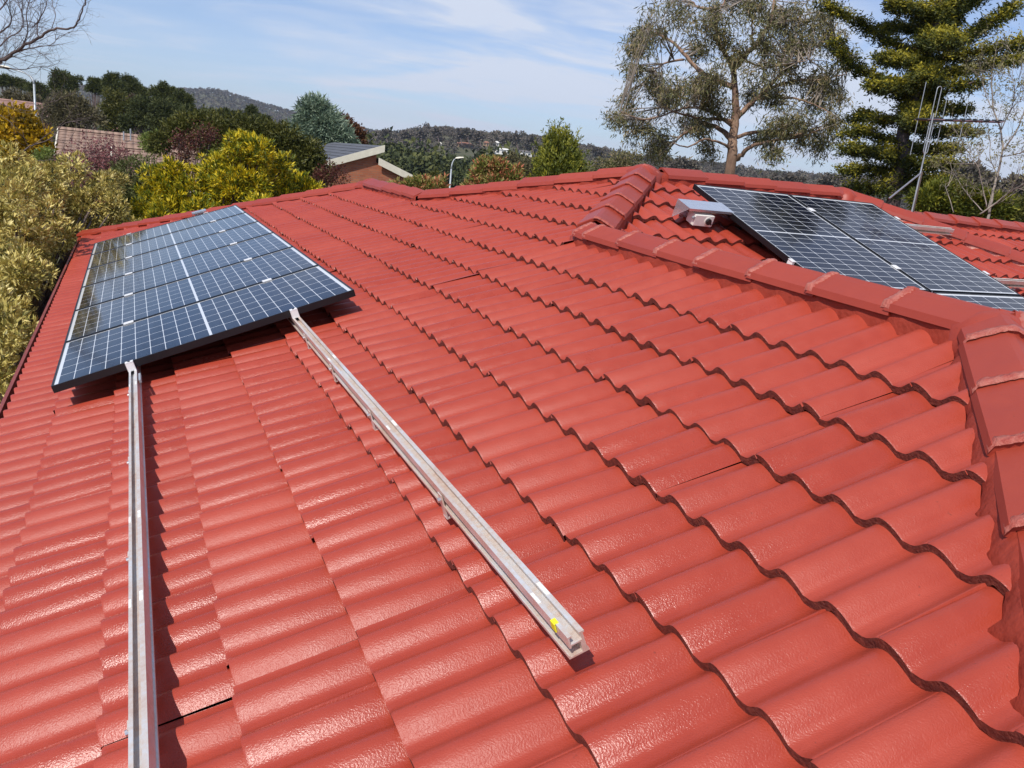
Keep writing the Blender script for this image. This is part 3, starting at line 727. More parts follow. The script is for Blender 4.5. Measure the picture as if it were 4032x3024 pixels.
# ------------------------------------------------------------------ terrain
def gz(x, y):
    r = np.hypot(x - CAM[0], y - CAM[1])
    return np.interp(r, [0, 15, 40, 60, 120, 200, 300, 450], [-2.9, -2.95, -4.0, -5.0, -8, -11, -12, -12])
def az_of(px): v = ray(px, hy(px)); return math.atan2(v[0], v[1])
def offs(tab):
    a = np.array([az_of(p) for p, _ in tab]); e = np.array([o / FPX for _, o in tab]); return a, e
MIDT = [(-3000, 30), (-400, 30), (600, 30), (1300, 40), (1450, 50), (1600, 72), (1720, 94), (1900, 101), (2050, 107), (2150, 99), (2300, 88), (2400, 78), (2700, 68), (3000, 56), (3300, 70), (3700, 80), (4032, 84), (6000, 70)]
FART = [(-3000, 50), (-600, 70), (0, 90), (560, 122), (700, 134), (800, 142), (870, 146), (940, 134), (1050, 117), (1170, 101), (1300, 84), (1430, 70), (1600, 55), (2500, 40), (6000, 40)]
ma, me_ = offs(MIDT); fa, fe = offs(FART)
def wobble(az, r): return np.sin(az * 37 + r * .01) * .5 + np.sin(az * 91 + 2 + r * .017) * .3 + np.sin(az * 13 - 1) * .4
def terrain(az, r):
    az = np.asarray(az, float); r = np.asarray(r, float)
    near = np.interp(r, [0, 15, 40, 60, 120, 200, 300, 450], [-2.9, -2.95, -4.0, -5.0, -8, -11, -12, -12])
    em = np.interp(az, ma, me_); ef = np.interp(az, fa, fe)
    # distance along the ray direction differs little from r
    zm = CAM[2] + em * 850 ; zf = CAM[2] + ef * 2500
    sm = lambda t: t * t * (3 - 2 * t)
    a = sm(np.clip((r - 420) / 430, 0, 1)); b = sm(np.clip((r - 850) / 500, 0, 1)); c = sm(np.clip((r - 1250) / 1250, 0, 1)); d = sm(np.clip((r - 2500) / 1500, 0, 1))
    z = near + (zm - near) * a
    z = z + (zm * .45 - zm) * b
    z = z + (zf - zm * .45) * c
    z = z - d * (zf + 40) * .9
    return z + wobble(az, r) * np.clip((r - 300) / 700, 0, 1) * 2.2
def polar(az, r): return np.stack([CAM[0] + np.sin(az) * r, CAM[1] + np.cos(az) * r], -1)
def hill_h(px, r):  # for placing things
    a = az_of(px); return float(terrain(a, r))
AZ = np.concatenate([np.linspace(-math.pi, -.5, 60, endpoint=False), np.linspace(-.5, 1.25, 620, endpoint=False), np.linspace(1.25, math.pi, 50)])
RR = np.concatenate([[0.5], np.linspace(6, 60, 16), np.geomspace(70, 420, 22), np.linspace(440, 1250, 46), np.linspace(1290, 2600, 40), np.geomspace(2700, 5200, 8)])
AG, RG = np.meshgrid(AZ, RR); ZG = terrain(AG, RG); XY = polar(AG, RG)
V = np.concatenate([XY, ZG[..., None]], -1).reshape(-1, 3); na = len(AZ); nr = len(RR)
V_TERR_MIN = V[:, 2].min(); V_TERR_MAX = V[:, 2].max()
i_, j_ = np.meshgrid(np.arange(nr - 1), np.arange(na - 1), indexing='ij'); i_ = i_.ravel(); j_ = j_.ravel()
F = np.stack([i_ * na + j_, i_ * na + j_ + 1, (i_ + 1) * na + j_ + 1, (i_ + 1) * na + j_], 1)[:, ::-1]
def ground_mat():
    mt, t, b = newmat('dry_ground')
    c = t.nodes.new('ShaderNodeTexCoord')
    f = noise(t, .02, 8, .6, c.outputs['Object']); g = noise(t, .9, 5, .6, c.outputs['Object'])
    c1 = ramp(t, f, [(.35, (.060, .062, .030)), (.5, (.10, .085, .05)), (.66, (.17, .14, .085))])
    c2 = ramp(t, g, [(.35, (.05, .07, .025)), (.65, (.12, .11, .05))])
    t.links.new(mixc(t, .45, c1, c2), b.inputs['Base Color']); b.inputs['Roughness'].default_value = .95; return mt
me = mesh_np(V, F, True); ground = put('ground', me, None, ground_mat()); tag(ground, kind='structure')

# ------------------------------------------------------------------ foliage builders
def leaf_arrays(C, D, ln, wd, fold=.0, r=rng, kite=.45):
    n = len(C); D = D / (np.linalg.norm(D, axis=1, keepdims=True) + 1e-9)
    R_ = r.normal(size=(n, 3)); S = np.cross(D, R_); S /= np.linalg.norm(S, axis=1, keepdims=True) + 1e-9
    ln = np.broadcast_to(np.asarray(ln, float), n)[:, None]; wd = np.broadcast_to(np.asarray(wd, float), n)[:, None]
    Nn = np.cross(S, D)
    V = np.stack([C, C + D * ln * kite + S * wd / 2 + Nn * fold * wd, C + D * ln, C + D * ln * kite - S * wd / 2 + Nn * fold * wd], 1).reshape(-1, 3)
    F = np.arange(4 * n).reshape(n, 4); return V, F
def leaves_obj(name, C, D, ln, wd, mat, parent, tint=None, r=rng, fold=.15, label=None):
    V, F = leaf_arrays(C, D, ln, wd, fold, r)
    me = mesh_np(V, F, False, None, tint if tint is not None else r.random(len(C)))
    return put(name, me, parent, mat)
def fib(n, r): v = r.normal(size=(n, 3)); return v / np.linalg.norm(v, axis=1, keepdims=True)
def lobes3(lobes, depth, dz=1.0):
    out = []
    for L_ in lobes:
        px, py, rp = L_[:3]; dd = L_[3] if len(L_) > 3 else 0.0; ry = L_[4] if len(L_) > 4 else 1.0
        d_ = depth + dd; out.append((at(px, py, d_), rp * d_ / FPX, ry))
    return out
def crown(lobes, depth, nclump, nleaf, clump_r, ln, wd, spread=.9, up=.25, r=None, shell=.72, droop=0.0):
    """clumps of leaves on the outer part of each lobe. returns centres, directions, tints"""
    r = r or rng; L3 = lobes3(lobes, depth); wts = np.array([rr ** 2 for _, rr, _ in L3]); wts /= wts.sum()
    C = []; D = []; T = []
    for (c, rr, ry), w_ in zip(L3, wts):
        m_ = max(3, int(nclump * w_)); dirs = fib(m_, r); rad = rr * (shell + (1.04 - shell) * r.random(m_) ** .6) * (1 + .10 * r.normal(size=m_))
        ph = r.random((4, 3)) * 6.28; kf = r.normal(size=(4, 3)) * 3.2
        lump = sum(np.sin(dirs @ kf[q_] + ph[q_, 0]) for q_ in range(4)) / 2.2
        rad = rad * (1 + .17 * lump)
        keep = lump > -.85 + .6 * r.random(m_); dirs = dirs[keep]; rad = rad[keep]; m_ = len(rad)
        if m_ == 0: continue
        cc = c + dirs * rad[:, None] * np.array([1, 1, ry])
        tt = r.random(m_)
        k = nleaf; base = np.repeat(cc, k, 0); od = np.repeat(dirs, k, 0)
        off = fib(m_ * k, r) * (r.random(m_ * k) ** .5)[:, None] * clump_r * (rr ** 0 if clump_r > 0 else 1)
        C.append(base + off); dd = od * .7 + fib(m_ * k, r) * spread + off / (clump_r + 1e-9) * .7 + np.array([0, 0, up - droop])
        D.append(dd); T.append(np.clip(np.repeat(tt, k) * .55 + r.random(m_ * k) * .45 + .22 * (od[:, 2]) * 0, 0, 1))
    return np.concatenate(C), np.concatenate(D), np.concatenate(T)
def limb(mb, pts, r0, r1, n=6, wig=.0, r=rnd):
    P = [np.asarray(p, float) for p in pts]; out = [P[0]]; wig = wig * .25
    for i_ in range(len(P) - 1):
        a, b = P[i_], P[i_ + 1]; pa = P[i_ - 1] if i_ else a; pb = P[i_ + 2] if i_ + 2 < len(P) else b
        m_ = 4
        for k in range(1, m_ + 1):
            t_ = k / m_
            q_ = .5 * (2 * a + (b - pa) * t_ + (2 * pa - 5 * a + 4 * b - pb) * t_ ** 2 + (3 * a - pa - 3 * b + pb) * t_ ** 3)
            if wig and k < m_: q_ = q_ + np.array([r.gauss(0, wig) for _ in range(3)])
            out.append(q_)
    rad = np.linspace(r0, r1, len(out)); mb.tube(out, list(rad), n, True); return out
def split(lobes, n=6, f=.5, ry=1.0, seed=3, zs=1.0):
    r = random.Random(seed); out = []
    for L_ in lobes:
        px, py, rp = L_[:3]; dd = L_[3] if len(L_) > 3 else 0.0
        out.append((px, py, rp * .62, dd, ry))
        for k in range(n):
            a = r.uniform(0, 6.283); e = r.uniform(-1, 1); q_ = rp * r.uniform(.55, .85)
            out.append((px + math.cos(a) * q_, py + math.sin(a) * q_ * zs, rp * f * r.uniform(.6, 1.15), dd + e * rp * .0035, ry))
    return out
def tree(name, label, cat, lobes, depth, spec, mat, barkm, base_px=None, trunk_r=.12, group=None, seed=1, kind=None, extra=0):
    """spec: (nclump, nleaf, clump_r, leaf_len, leaf_w, spread, up, shell)"""
    r = np.random.default_rng(seed); L3 = lobes3(lobes, depth)
    big = max(L3, key=lambda q_: q_[1]); cx = np.mean([c for c, _, _ in L3], 0)
    bx, by = (cx[0], cx[1]) if base_px is None else tuple(at(base_px, 700, depth)[:2])
    bz = float(gz(bx, by)) - .1 if depth < 420 else cx[2] - 8
    root = empty(name, (bx, by, bz), label, cat, group)
    nc, nl, cr, ll, lw, sp, up, sh = spec
    C, D, T = crown(lobes, depth, nc, nl, cr, ll, lw, sp, up, r, sh)
    leaves_obj('crown', C, D, ll * (.7 + .6 * r.random(len(C))), lw * (.7 + .6 * r.random(len(C))), mat, root, T, r)
    mb = MB(); hub = np.array([bx * .4 + cx[0] * .6, by * .4 + cx[1] * .6, bz + (cx[2] - bz) * .55])
    limb(mb, [(bx, by, bz), hub], trunk_r, trunk_r * .7, 7, trunk_r * .3)
    for c, rr, _ in L3: limb(mb, [hub, (hub + c) / 2 + fib(1, r)[0] * rr * .1, hub + (c - hub) * .93], trunk_r * .4, trunk_r * .08, 5, rr * .04)
    mb.build('trunk', barkm, root, smooth=True)
    return root, r

SPL = lambda l: split(l, 6, .42, 1, 9)
# --- foliage palettes
F_PALE = foliage('pale_laurel_leaves', [(0, (.08, .085, .02)), (.25, (.30, .26, .06)), (.6, (.64, .52, .15)), (1, (.88, .76, .34))], .42, .12, .35)
F_YELL = foliage('yellow_tipped_leaves', [(0, (.04, .07, .010)), (.36, (.18, .21, .016)), (.60, (.58, .46, .02)), (1, (.86, .64, .03))], .45, .14, .3)
F_OLIVE = foliage('olive_leaves', [(0, (.030, .038, .010)), (.5, (.10, .105, .022)), (1, (.20, .18, .04))], .5, .25)
F_PINE = foliage('pine_needles', [(0, (.026, .036, .012)), (.5, (.070, .085, .022)), (1, (.16, .165, .04))], .6, .15)
F_FOREST = foliage('forest_green', [(0, (.026, .036, .012)), (.5, (.062, .076, .022)), (1, (.13, .135, .04))], .7, .12)
F_HILL = foliage('bushland_grey_brown', [(0, (.060, .060, .045)), (.35, (.11, .095, .08)), (.7, (.17, .14, .11)), (1, (.10, .12, .07))], .8, .1)
F_BLUE = foliage('blue_cedar_needles', [(0, (.06, .09, .06)), (.5, (.19, .26, .175)), (1, (.42, .48, .34))], .55, .15)
F_WATT = foliage('wattle_blossom', [(0, (.06, .055, .010)), (.35, (.30, .19, .010)), (1, (.80, .50, .015))], .6, .3)
F_PINK = foliage('plum_blossom', [(0, (.10, .025, .030)), (.5, (.26, .09, .09)), (1, (.42, .24, .22))], .6, .3)
F_PLUM = foliage('dark_red_leaves', [(0, (.05, .016, .014)), (.6, (.14, .040, .03)), (1, (.20, .14, .05))], .5, .25)
F_PHOT = foliage('red_tipped_leaves', [(0, (.07, .09, .02)), (.4, (.22, .24, .05)), (.6, (.42, .32, .12)), (.75, (.48, .14, .07)), (1, (.58, .24, .13))], .45, .15, .3)
F_CYP = foliage('golden_cypress', [(0, (.030, .045, .010)), (.5, (.12, .14, .018)), (1, (.36, .33, .03))], .55, .2)
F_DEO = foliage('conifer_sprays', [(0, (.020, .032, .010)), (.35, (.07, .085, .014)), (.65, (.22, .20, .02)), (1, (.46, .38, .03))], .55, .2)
F_GUM = foliage('gum_leaves', [(0, (.055, .062, .025)), (.4, (.14, .14, .055)), (.7, (.24, .20, .09)), (1, (.36, .25, .15))], .5, .15, .25)
F_RUST = foliage('rusty_leaves', [(0, (.07, .028, .014)), (1, (.20, .09, .04))], .6, .2)
F_RUST2 = foliage('dry_brown_leaves', [(0, (.07, .045, .03)), (1, (.16, .11, .07))], .6, .2)
F_BUD = foliage('pale_buds', [(0, (.16, .15, .06)), (1, (.34, .31, .14))], .6, .3)
F_WILL = foliage('budding_willow', [(0, (.075, .068, .036)), (.5, (.14, .12, .06)), (1, (.24, .21, .10))], .7, .2)
F_LIME = foliage('lime_leaves', [(0, (.12, .15, .03)), (1, (.30, .36, .09))], .5, .3)

# ------------------------------------------------------------------ shrubs and trees just beyond the roof
pale = [(10, 715, 130, 1.0), (110, 700, 70, 2.0), (150, 740, 100, 2.5), (270, 760, 120, 3.2), (380, 800, 120, 3.6), (460, 880, 85, 3.8), (320, 860, 110, 3.2), (-60, 880, 200, .4), (70, 900, 150, .8), (170, 900, 110, 2.2),
        (240, 960, 90, 2.6), (90, 1060, 110, .2), (-60, 1100, 200, -.8), (30, 1230, 110, -1.0), (-80, 1350, 180, -2.0), (-40, 1500, 120, -2.6), (420, 950, 60, 3.9), (160, 1050, 60, 1.6), (-220, 860, 240, 1.5), (-300, 1000, 300, 0)]
root, r = tree('laurel_shrub', 'large pale olive-yellow leafy shrub beside the gutter at the far left', 'shrub', split(pale, 6, .42, 1, 1), 9.6, (9500, 10, .035, .072, .026, .65, .45, .66), F_PALE, B_BROWN, -60, .10, None, 21)
yel = [(955, 545, 26), (955, 585, 50, 0, 1.2), (950, 650, 110, 0), (1040, 690, 120, .6), (1130, 740, 110, 1.2), (1210, 780, 60, 1.6), (860, 720, 110), (690, 690, 75, 0), (650, 740, 90), (590, 800, 60, -.3), (760, 770, 100), (930, 790, 130), (700, 850, 110, -.4), (560, 860, 55, -.6), (840, 880, 110), (1080, 830, 110, 1)]
tree('pittosporum_shrub', 'rounded shrub with bright yellow-tipped leaves behind the middle of the left roof edge', 'shrub', split(yel, 6, .42, 1, 2), 14.5, (6000, 10, .05, .085, .028, .65, .5, .72), F_YELL, B_BROWN, 900, .09, None, 22)
tree('viburnum_shrub', 'pale green leafy bush with red stems between the pale shrub and the yellow shrub', 'shrub', [(530, 700, 75), (480, 760, 70), (560, 780, 80), (600, 700, 50), (500, 830, 60)], 15.5, (1500, 8, .06, .07, .026, .8, .3, .6), foliage('viburnum_leaves', [(0, (.05, .022, .018)), (.35, (.11, .12, .035)), (1, (.25, .27, .10))]), B_DARK, 520, .06, None, 23)
# plum in blossom: many bare twigs plus small pink tufts
def twig_tree(name, label, cat, lobes, depth, barkm, base_px, ntw, r0, leafm=None, nl=0, ls=(.05, .03), seed=5, droop=0.0, group=None, hubf=.45):
    r = np.random.default_rng(seed); rp = random.Random(seed); L3 = lobes3(lobes, depth); bx, by = at(base_px, 700, depth)[:2]; bz = float(gz(bx, by)) - .1
    root = empty(name, (bx, by, bz), label, cat, group); cx = np.mean([c for c, _, _ in L3], 0)
    mb = MB(); hub = np.array([bx * .5 + cx[0] * .5, by * .5 + cx[1] * .5, bz + (cx[2] - bz) * hubf]); limb(mb, [(bx, by, bz), hub], r0, r0 * .7, 7, r0 * .3, rp)
    tips = []; area = np.array([q_[1] ** 2 for q_ in L3]); area /= area.sum()
    for (c, rr, ry), a_ in zip(L3, area):
        low = c - np.array([0, 0, rr * .7]); limb(mb, [hub, low], r0 * .5, r0 * .28, 5, rr * .06, rp)
        for _ in range(max(2, int(ntw * a_))):
            e = c + fib(1, r)[0] * rr * (.6 + .45 * rp.random()) * np.array([1, 1, ry])
            midp = low + (e - low) * .5 + fib(1, r)[0] * rr * .16
            mb.tube([low + fib(1, r)[0] * rr * .05, midp, e - np.array([0, 0, droop * rr])], [r0 * .16, r0 * .10, r0 * .035], 4, False); tips.append(e)
            for _k in range(3):
                t_ = rp.uniform(.3, .95); p_ = midp + (e - midp) * t_; q2 = p_ + (unit(e - midp) + fib(1, r)[0] * .8) * rr * rp.uniform(.15, .4)
                mb.tube([p_, q2], [r0 * .06, r0 * .02], 3, False); tips.append(q2)
    mb.build('trunk', barkm, root, smooth=True)
    if leafm is not None:
        T_ = np.array(tips); n = len(T_) * nl; C = np.repeat(T_, nl, 0) + r.normal(size=(n, 3)) * ls[0] * 1.3
        leaves_obj('crown', C, fib(n, r) + [0, 0, .2], ls[0] * (.6 + .8 * r.random(n)), ls[1], leafm, root, np.clip(np.repeat(r.random(len(T_)), nl) * .5 + r.random(n) * .5, 0, 1), r)
    return root, tips
twig_tree('plum_tree', 'bare plum tree with pink blossom tips in front of the brown tiled house', 'tree', [(330, 640, 70), (400, 610, 75), (470, 640, 70), (380, 690, 90), (450, 700, 80), (300, 690, 50)], 22, B_GREY, 400, 300, .05, F_PINK, 4, (.065, .045), 31)
twig_tree('purple_plum_tree', 'dark red leaved plum behind the top of the yellow shrub', 'tree', [(715, 565, 38), (730, 600, 38), (690, 640, 30), (790, 545, 40), (830, 530, 32)], 24, B_DARK, 690, 110, .05, F_PLUM, 4, (.07, .045), 32)
tree('wattle_tree', 'wattle covered in orange-yellow blossom behind the left street lamp', 'tree', [(60, 500, 70), (110, 520, 60), (20, 480, 60), (140, 560, 55), (70, 570, 80), (-60, 520, 90), (150, 610, 40), (40, 620, 60)], 30, (900, 12, .20, .17, .12, 1.0, .2, .65), F_WATT, B_DARK, 60, .12, None, 33)
tree('lime_shrub', 'small bright lime-green bush below the left street lamp', 'shrub', [(175, 620, 35), (190, 650, 35), (160, 660, 35), (210, 690, 40)], 28, (260, 12, .12, .10, .06, 1, .2, .6), F_LIME, B_DARK, 185, .05, None, 34)
tree('garden_hedge', 'dark green clipped bush at the foot of the brown tiled house', 'shrub', [(230, 650, 30), (260, 655, 30), (290, 660, 30), (200, 660, 30)], 27, (200, 10, .12, .10, .06, 1, .2, .6), F_OLIVE, B_DARK, 240, .05, None, 35)
# olive green tree mass behind the yellow shrub
tree('olive_green_tree', 'broad olive-green tree between the yellow shrub and the blue cedar', 'tree', SPL([(880, 530, 70), (960, 510, 60), (1060, 540, 80), (1130, 590, 90), (1200, 640, 80), (1010, 600, 90), (1240, 700, 60), (820, 560, 60), (1110, 690, 90)]), 27, (3000, 10, .17, .13, .06, .9, .3, .66), F_OLIVE, B_BROWN, 1050, .16, None, 41)
tree('olive_green_tree', 'lower olive-green tree left of the yellow shrub top, above the dark red plum', 'tree', [(740, 510, 50), (690, 520, 45), (800, 500, 50), (850, 490, 40), (640, 560, 35)], 33, (900, 10, .18, .14, .07, .9, .3, .66), F_OLIVE, B_BROWN, 740, .14, None, 42)
tree('lime_shrub', 'pale lime-green treetop at the right end of the brown tiled roof', 'shrub', [(590, 560, 28), (620, 550, 26), (610, 575, 28)], 34, (200, 12, .15, .12, .06, 1, .3, .6), F_LIME, B_DARK, 605, .07, None, 43)
tree('dry_creeper', 'tangled brown creeper at the left corner of the brick house', 'shrub', [(1290, 680, 40), (1330, 700, 35), (1260, 720, 40)], 25, (260, 7, .12, .08, .04, 1, .1, .5), F_PLUM, B_DARK, 1290, .05, None, 44)
# blue cedar
cedar = [(1250, 425, 32), (1240, 460, 55), (1215, 500, 60), (1280, 500, 65), (1180, 545, 50), (1240, 550, 70), (1310, 545, 60), (1345, 570, 40), (1160, 520, 35)]
root, r = tree('blue_cedar', 'blue-green cedar with a pointed top left of the grey roofed brick house', 'tree', split(cedar, 5, .42, .8, 5), 42, (3000, 12, .38, .34, .07, .55, -.15, .62), F_BLUE, B_BROWN, 1250, .25, None, 45)
tree('rusty_tree', 'rust-brown tree standing right behind the blue cedar', 'tree', [(1350, 500, 35), (1385, 530, 38), (1375, 560, 35), (1405, 560, 25)], 55, (500, 10, .35, .25, .12, 1, .1, .55), F_RUST, B_BROWN, 1370, .2, None, 46)
# bushes right of the brick house
phot = [(1918, 672, 38), (1965, 685, 45), (2010, 705, 42), (1892, 705, 36), (1920, 722, 60), (1985, 740, 60), (1850, 750, 26)]
tree('photinia_shrub', 'large photinia with red-tipped leaves right of the middle street lamp', 'shrub', split(phot, 5, .42, 1, 3), 20, (2700, 9, .10, .115, .045, .8, .35, .7), F_PHOT, B_BROWN, 1920, .09, None, 47)
tree('photinia_shrub', 'low photinia with red-tipped leaves between the brick wall and the middle street lamp', 'shrub', [(1660, 745, 40), (1720, 752, 36), (1620, 760, 35), (1560, 770, 35), (1510, 770, 30)], 17.5, (900, 9, .09, .105, .04, .8, .35, .7), F_PHOT, B_BROWN, 1680, .06, None, 48)
tree('small_green_tree', 'small dark green tree just left of the middle street lamp', 'tree', [(1715, 705, 30), (1725, 730, 30), (1695, 735, 25)], 42, (320, 10, .15, .11, .05, .9, .3, .6), F_OLIVE, B_BROWN, 1735, .07, None, 49)
cyp = [(2180, 520, 22, 0, 1.4), (2215, 505, 22, 0, 1.6), (2150, 560, 35), (2230, 550, 45), (2190, 580, 55), (2280, 560, 30, 0, 1.3), (2130, 610, 45), (2200, 640, 70), (2270, 620, 55), (2300, 650, 35), (2110, 670, 45), (2170, 700, 60), (2260, 690, 60), (2090, 590, 18, 0, 1.4)]
root, r = tree('golden_cypress', 'feathery golden-green cypress beyond the ridge, centre right', 'tree', [(2200, 640, 45), (2200, 590, 32), (2150, 660, 40), (2260, 660, 42), (2205, 700, 60)], 24, (500, 12, .10, .13, .03, .6, .3, .5), F_CYP, B_BROWN, 2190, .10, None, 50)
C = []; D = []; T = []
tops = [(2160, 475), (2185, 480), (2212, 472), (2235, 492), (2282, 505), (2292, 535), (2138, 515), (2105, 545), (2092, 600), (2318, 590), (2330, 640)]
rS = random.Random(8)
for k in range(330):
    if k < len(tops): tx, ty = tops[k]; ln_ = .55
    else:
        t_ = rS.random() ** .7; hw_ = 28 + 105 * t_ ** .75; ty = 500 + t_ * 230 + rS.uniform(-8, 8); tx = 2208 - 8 * t_ + rS.uniform(-1, 1) * hw_; ln_ = rS.uniform(.3, .6)
    cx_ = 2205; a_ = at(tx, ty, 24 + rS.uniform(-.75, .75) * min(1, max(.1, (ty - 470) / 120))); out_ = np.array([(tx - cx_) / 110 * .6, rS.uniform(-.5, .5), 1.0]); out_ = unit(out_); b_ = a_ - out_ * ln_; tt = rS.random()
    for _ in range(34):
        t_ = rS.random(); C.append(b_ + (a_ - b_) * t_ + r.normal(size=3) * .075 * (1.15 - t_)); D.append(out_ + r.normal(size=3) * .6); T.append(min(1, max(0, tt * .45 + t_ * .35 + rS.random() * .25)))
leaves_obj('leader_shoots', np.array(C), np.array(D), .12, .035, F_CYP, root, np.array(T), r)
tree('grey_green_tree', 'grey-green bushy tree between the photinia and the golden cypress', 'tree', [(2070, 660, 40), (2050, 700, 45), (2100, 720, 40), (2010, 640, 30)], 34, (420, 10, .22, .15, .06, 1, .2, .6), F_WILL, B_BROWN, 2070, .1, None, 51)
tree('grey_green_tree', 'grey-green tree right of the golden cypress, behind the ridge', 'tree', [(2370, 660, 40), (2440, 650, 40), (2500, 640, 35), (2420, 690, 50), (2330, 700, 30)], 38, (560, 10, .25, .17, .05, 1, -.1, .6), F_GUM, B_GREY, 2410, .12, None, 52)

# ------------------------------------------------------------------ trees standing farther off on the left
g = 'dark trees on the rise at the left'
far_pines = [
    ('pine_tree', 'dark pine left of the gap in the treeline, flat-topped', [(235, 300, 32), (215, 330, 28), (262, 325, 30), (290, 315, 24), (240, 355, 30), (285, 345, 20)], 110, F_PINE),
    ('pine_tree', 'small dark pine standing right of the gap in the treeline', [(375, 325, 22), (390, 345, 20), (360, 345, 16)], 118, F_PINE),
    ('pine_tree', 'tallest dark pine in the middle of the left treeline', [(440, 305, 26), (425, 330, 28), (460, 335, 28), (440, 365, 34)], 108, F_PINE),
    ('pine_tree', 'dark pine with an open crown right of the tallest pine', [(500, 320, 22), (525, 335, 24), (545, 350, 22), (500, 355, 26), (560, 375, 24)], 112, F_PINE),
    ('pine_tree', 'dark round-topped pine toward the right of the left treeline', [(620, 360, 26), (650, 350, 24), (670, 365, 22), (640, 390, 32)], 104, F_PINE),
    ('pine_tree', 'last dark pine at the right end of the left treeline', [(710, 380, 24), (735, 395, 22), (700, 410, 26), (740, 430, 24)], 100, F_PINE),
    ('pine_tree', 'dark pine at the far left behind the street lamp', [(20, 315, 26), (60, 325, 24), (-20, 320, 30), (90, 340, 24)], 120, F_PINE),
    ('pine_tree', 'dark pine between the street lamp and the flat-topped pine', [(130, 350, 26), (160, 345, 24), (180, 365, 24), (140, 385, 28)], 116, F_PINE),
    ('she_oak', 'tall brownish-green she-oak above the brown tiled roof', [(450, 390, 36), (430, 430, 42), (470, 450, 44), (500, 420, 34), (440, 480, 40)], 82, F_OLIVE),
    ('she_oak', 'dark green she-oak behind the right half of the brown tiled roof', [(540, 430, 40), (560, 470, 42), (520, 490, 36), (580, 420, 30)], 80, F_FOREST),
    ('she_oak', 'dark green she-oak right of the brown tiled roof', [(640, 430, 40), (620, 480, 38), (670, 460, 38), (700, 440, 30), (650, 510, 30)], 78, F_FOREST),
    ('she_oak', 'dark green she-oak at the right foot of the left treeline', [(740, 455, 34), (770, 470, 28), (730, 490, 30), (790, 465, 22)], 76, F_FOREST),
    ('willow_tree', 'broad olive-brown budding tree left of the tiled roof, right of the lamp', [(240, 400, 40), (290, 410, 44), (200, 440, 44), (260, 460, 50), (330, 440, 44), (310, 480, 40), (370, 470, 34)], 66, F_WILL),
    ('willow_tree', 'olive-brown budding tree behind the wattle and lamp', [(60, 380, 36), (110, 400, 36), (20, 400, 40), (90, 430, 40), (150, 440, 32)], 84, F_WILL),
    ('brown_tree', 'brown bare-looking crown among the dark she-oaks', [(520, 405, 18), (535, 425, 20), (545, 445, 20)], 95, F_RUST2),
    ('dark_round_tree', 'small dark tree in front of the far hill, left of the narrow cypress', [(820, 455, 22), (835, 470, 20), (880, 450, 18)], 92, F_FOREST),
    ('narrow_cypress', 'narrow dark conifer standing out against the grey hill', [(990, 440, 14, 0, 1.5), (985, 460, 18, 0, 1.3), (1000, 475, 20)], 90, F_FOREST),
    ('dark_round_tree', 'dark round treetop right of the narrow conifer', [(1040, 480, 16), (1020, 490, 18)], 88, F_FOREST),
    ('dark_round_tree', 'dark treetops below the grey hill, left of the narrow conifer', [(900, 470, 18), (930, 465, 18), (950, 480, 16)], 90, F_FOREST)]
for i, (nm, lb, lo, dp, mt_) in enumerate(far_pines):
    lo_ = split(lo, 5, .42, .62 if nm == 'pine_tree' else 1.0, 50 + i, .8)
    tree(nm, lb, 'tree', lo_, dp, (460 + 40 * len(lo), 12, .42, .34, .11, .95, .25, .5), mt_, B_DARK, lo[0][0], .3, g, 200 + i)

# ------------------------------------------------------------------ far-off bush: hillsides as one mass each
def find_depth(px, py, hgt):
    v = ray(px, py); a = math.atan2(v[0], v[1])
    for d in np.arange(480, 860, 5.0):
        P_ = CAM + v * d
        if float(terrain(a, np.hypot(P_[0] - CAM[0], P_[1] - CAM[1]))) > P_[2] - hgt: return d
    return 850.0
HOUSES = [(1950, 2015, 590, 3.6), (2035, 2095, 598, 3.2), (1790, 1868, 567, 2.6), (1905, 1925, 562, 3.0), (1945, 1966, 562, 3.0), (1968, 2012, 565, 3.0), (1725, 1738, 566, 3.0)]
KEEP = []
for x0_, x1_, y_, h_ in HOUSES:
    d_ = find_depth((x0_ + x1_) / 2, y_, h_); KEEP.append((az_of(x0_ - 3), az_of(x1_ + 3), d_ * .98 - 75, d_ * 1.02 + 16))
def hillside(name, n, pxr, rr_, size, mat, seed, cl=10, hfac=.9, cond=None, lf=(.55, .5)):
    r = np.random.default_rng(seed); a0, a1 = az_of(pxr[0]), az_of(pxr[1])
    az = r.uniform(a0, a1, n); rad = rr_[0] + (rr_[1] - rr_[0]) * r.random(n) ** .8
    for a0_, a1_, r0_, r1_ in KEEP:
        ok = ~((az > a0_) & (az < a1_) & (rad > r0_) & (rad < r1_)); az = az[ok]; rad = rad[ok]
    n = len(az)
    z = terrain(az, rad); P = np.concatenate([polar(az, rad), z[:, None]], -1)
    s = size * (.55 + .9 * r.random(n)) * (1 + .3 * (r.random(n) > .93))
    k = cl; tt = r.random(n)
    hgt = s * hfac * (1 + .5 * r.random(n))
    off = fib(n * k, r) * np.repeat(s, k)[:, None] * .5 * np.array([1, 1, .62]) * (.5 + .5 * r.random((n * k, 1)))
    C = np.repeat(P, k, 0) + off + np.stack([np.zeros(n * k), np.zeros(n * k), np.repeat(hgt, k) * .75], 1)
    T = np.clip(np.repeat(tt, k) * .75 + r.random(n * k) * .25, 0, 1)
    D = off + fib(n * k, r) * np.repeat(s, k)[:, None] * .4
    sl_ = np.repeat(s, k)
    V, F = leaf_arrays(C - D / (np.linalg.norm(D, axis=1, keepdims=True) + 1e-9) * (sl_ * .25)[:, None], D, sl_ * lf[0], sl_ * lf[1], .3, r)
    me = mesh_np(V, F, False, None, T); o = put(name, me, None, mat); tag(o, kind='stuff'); return o
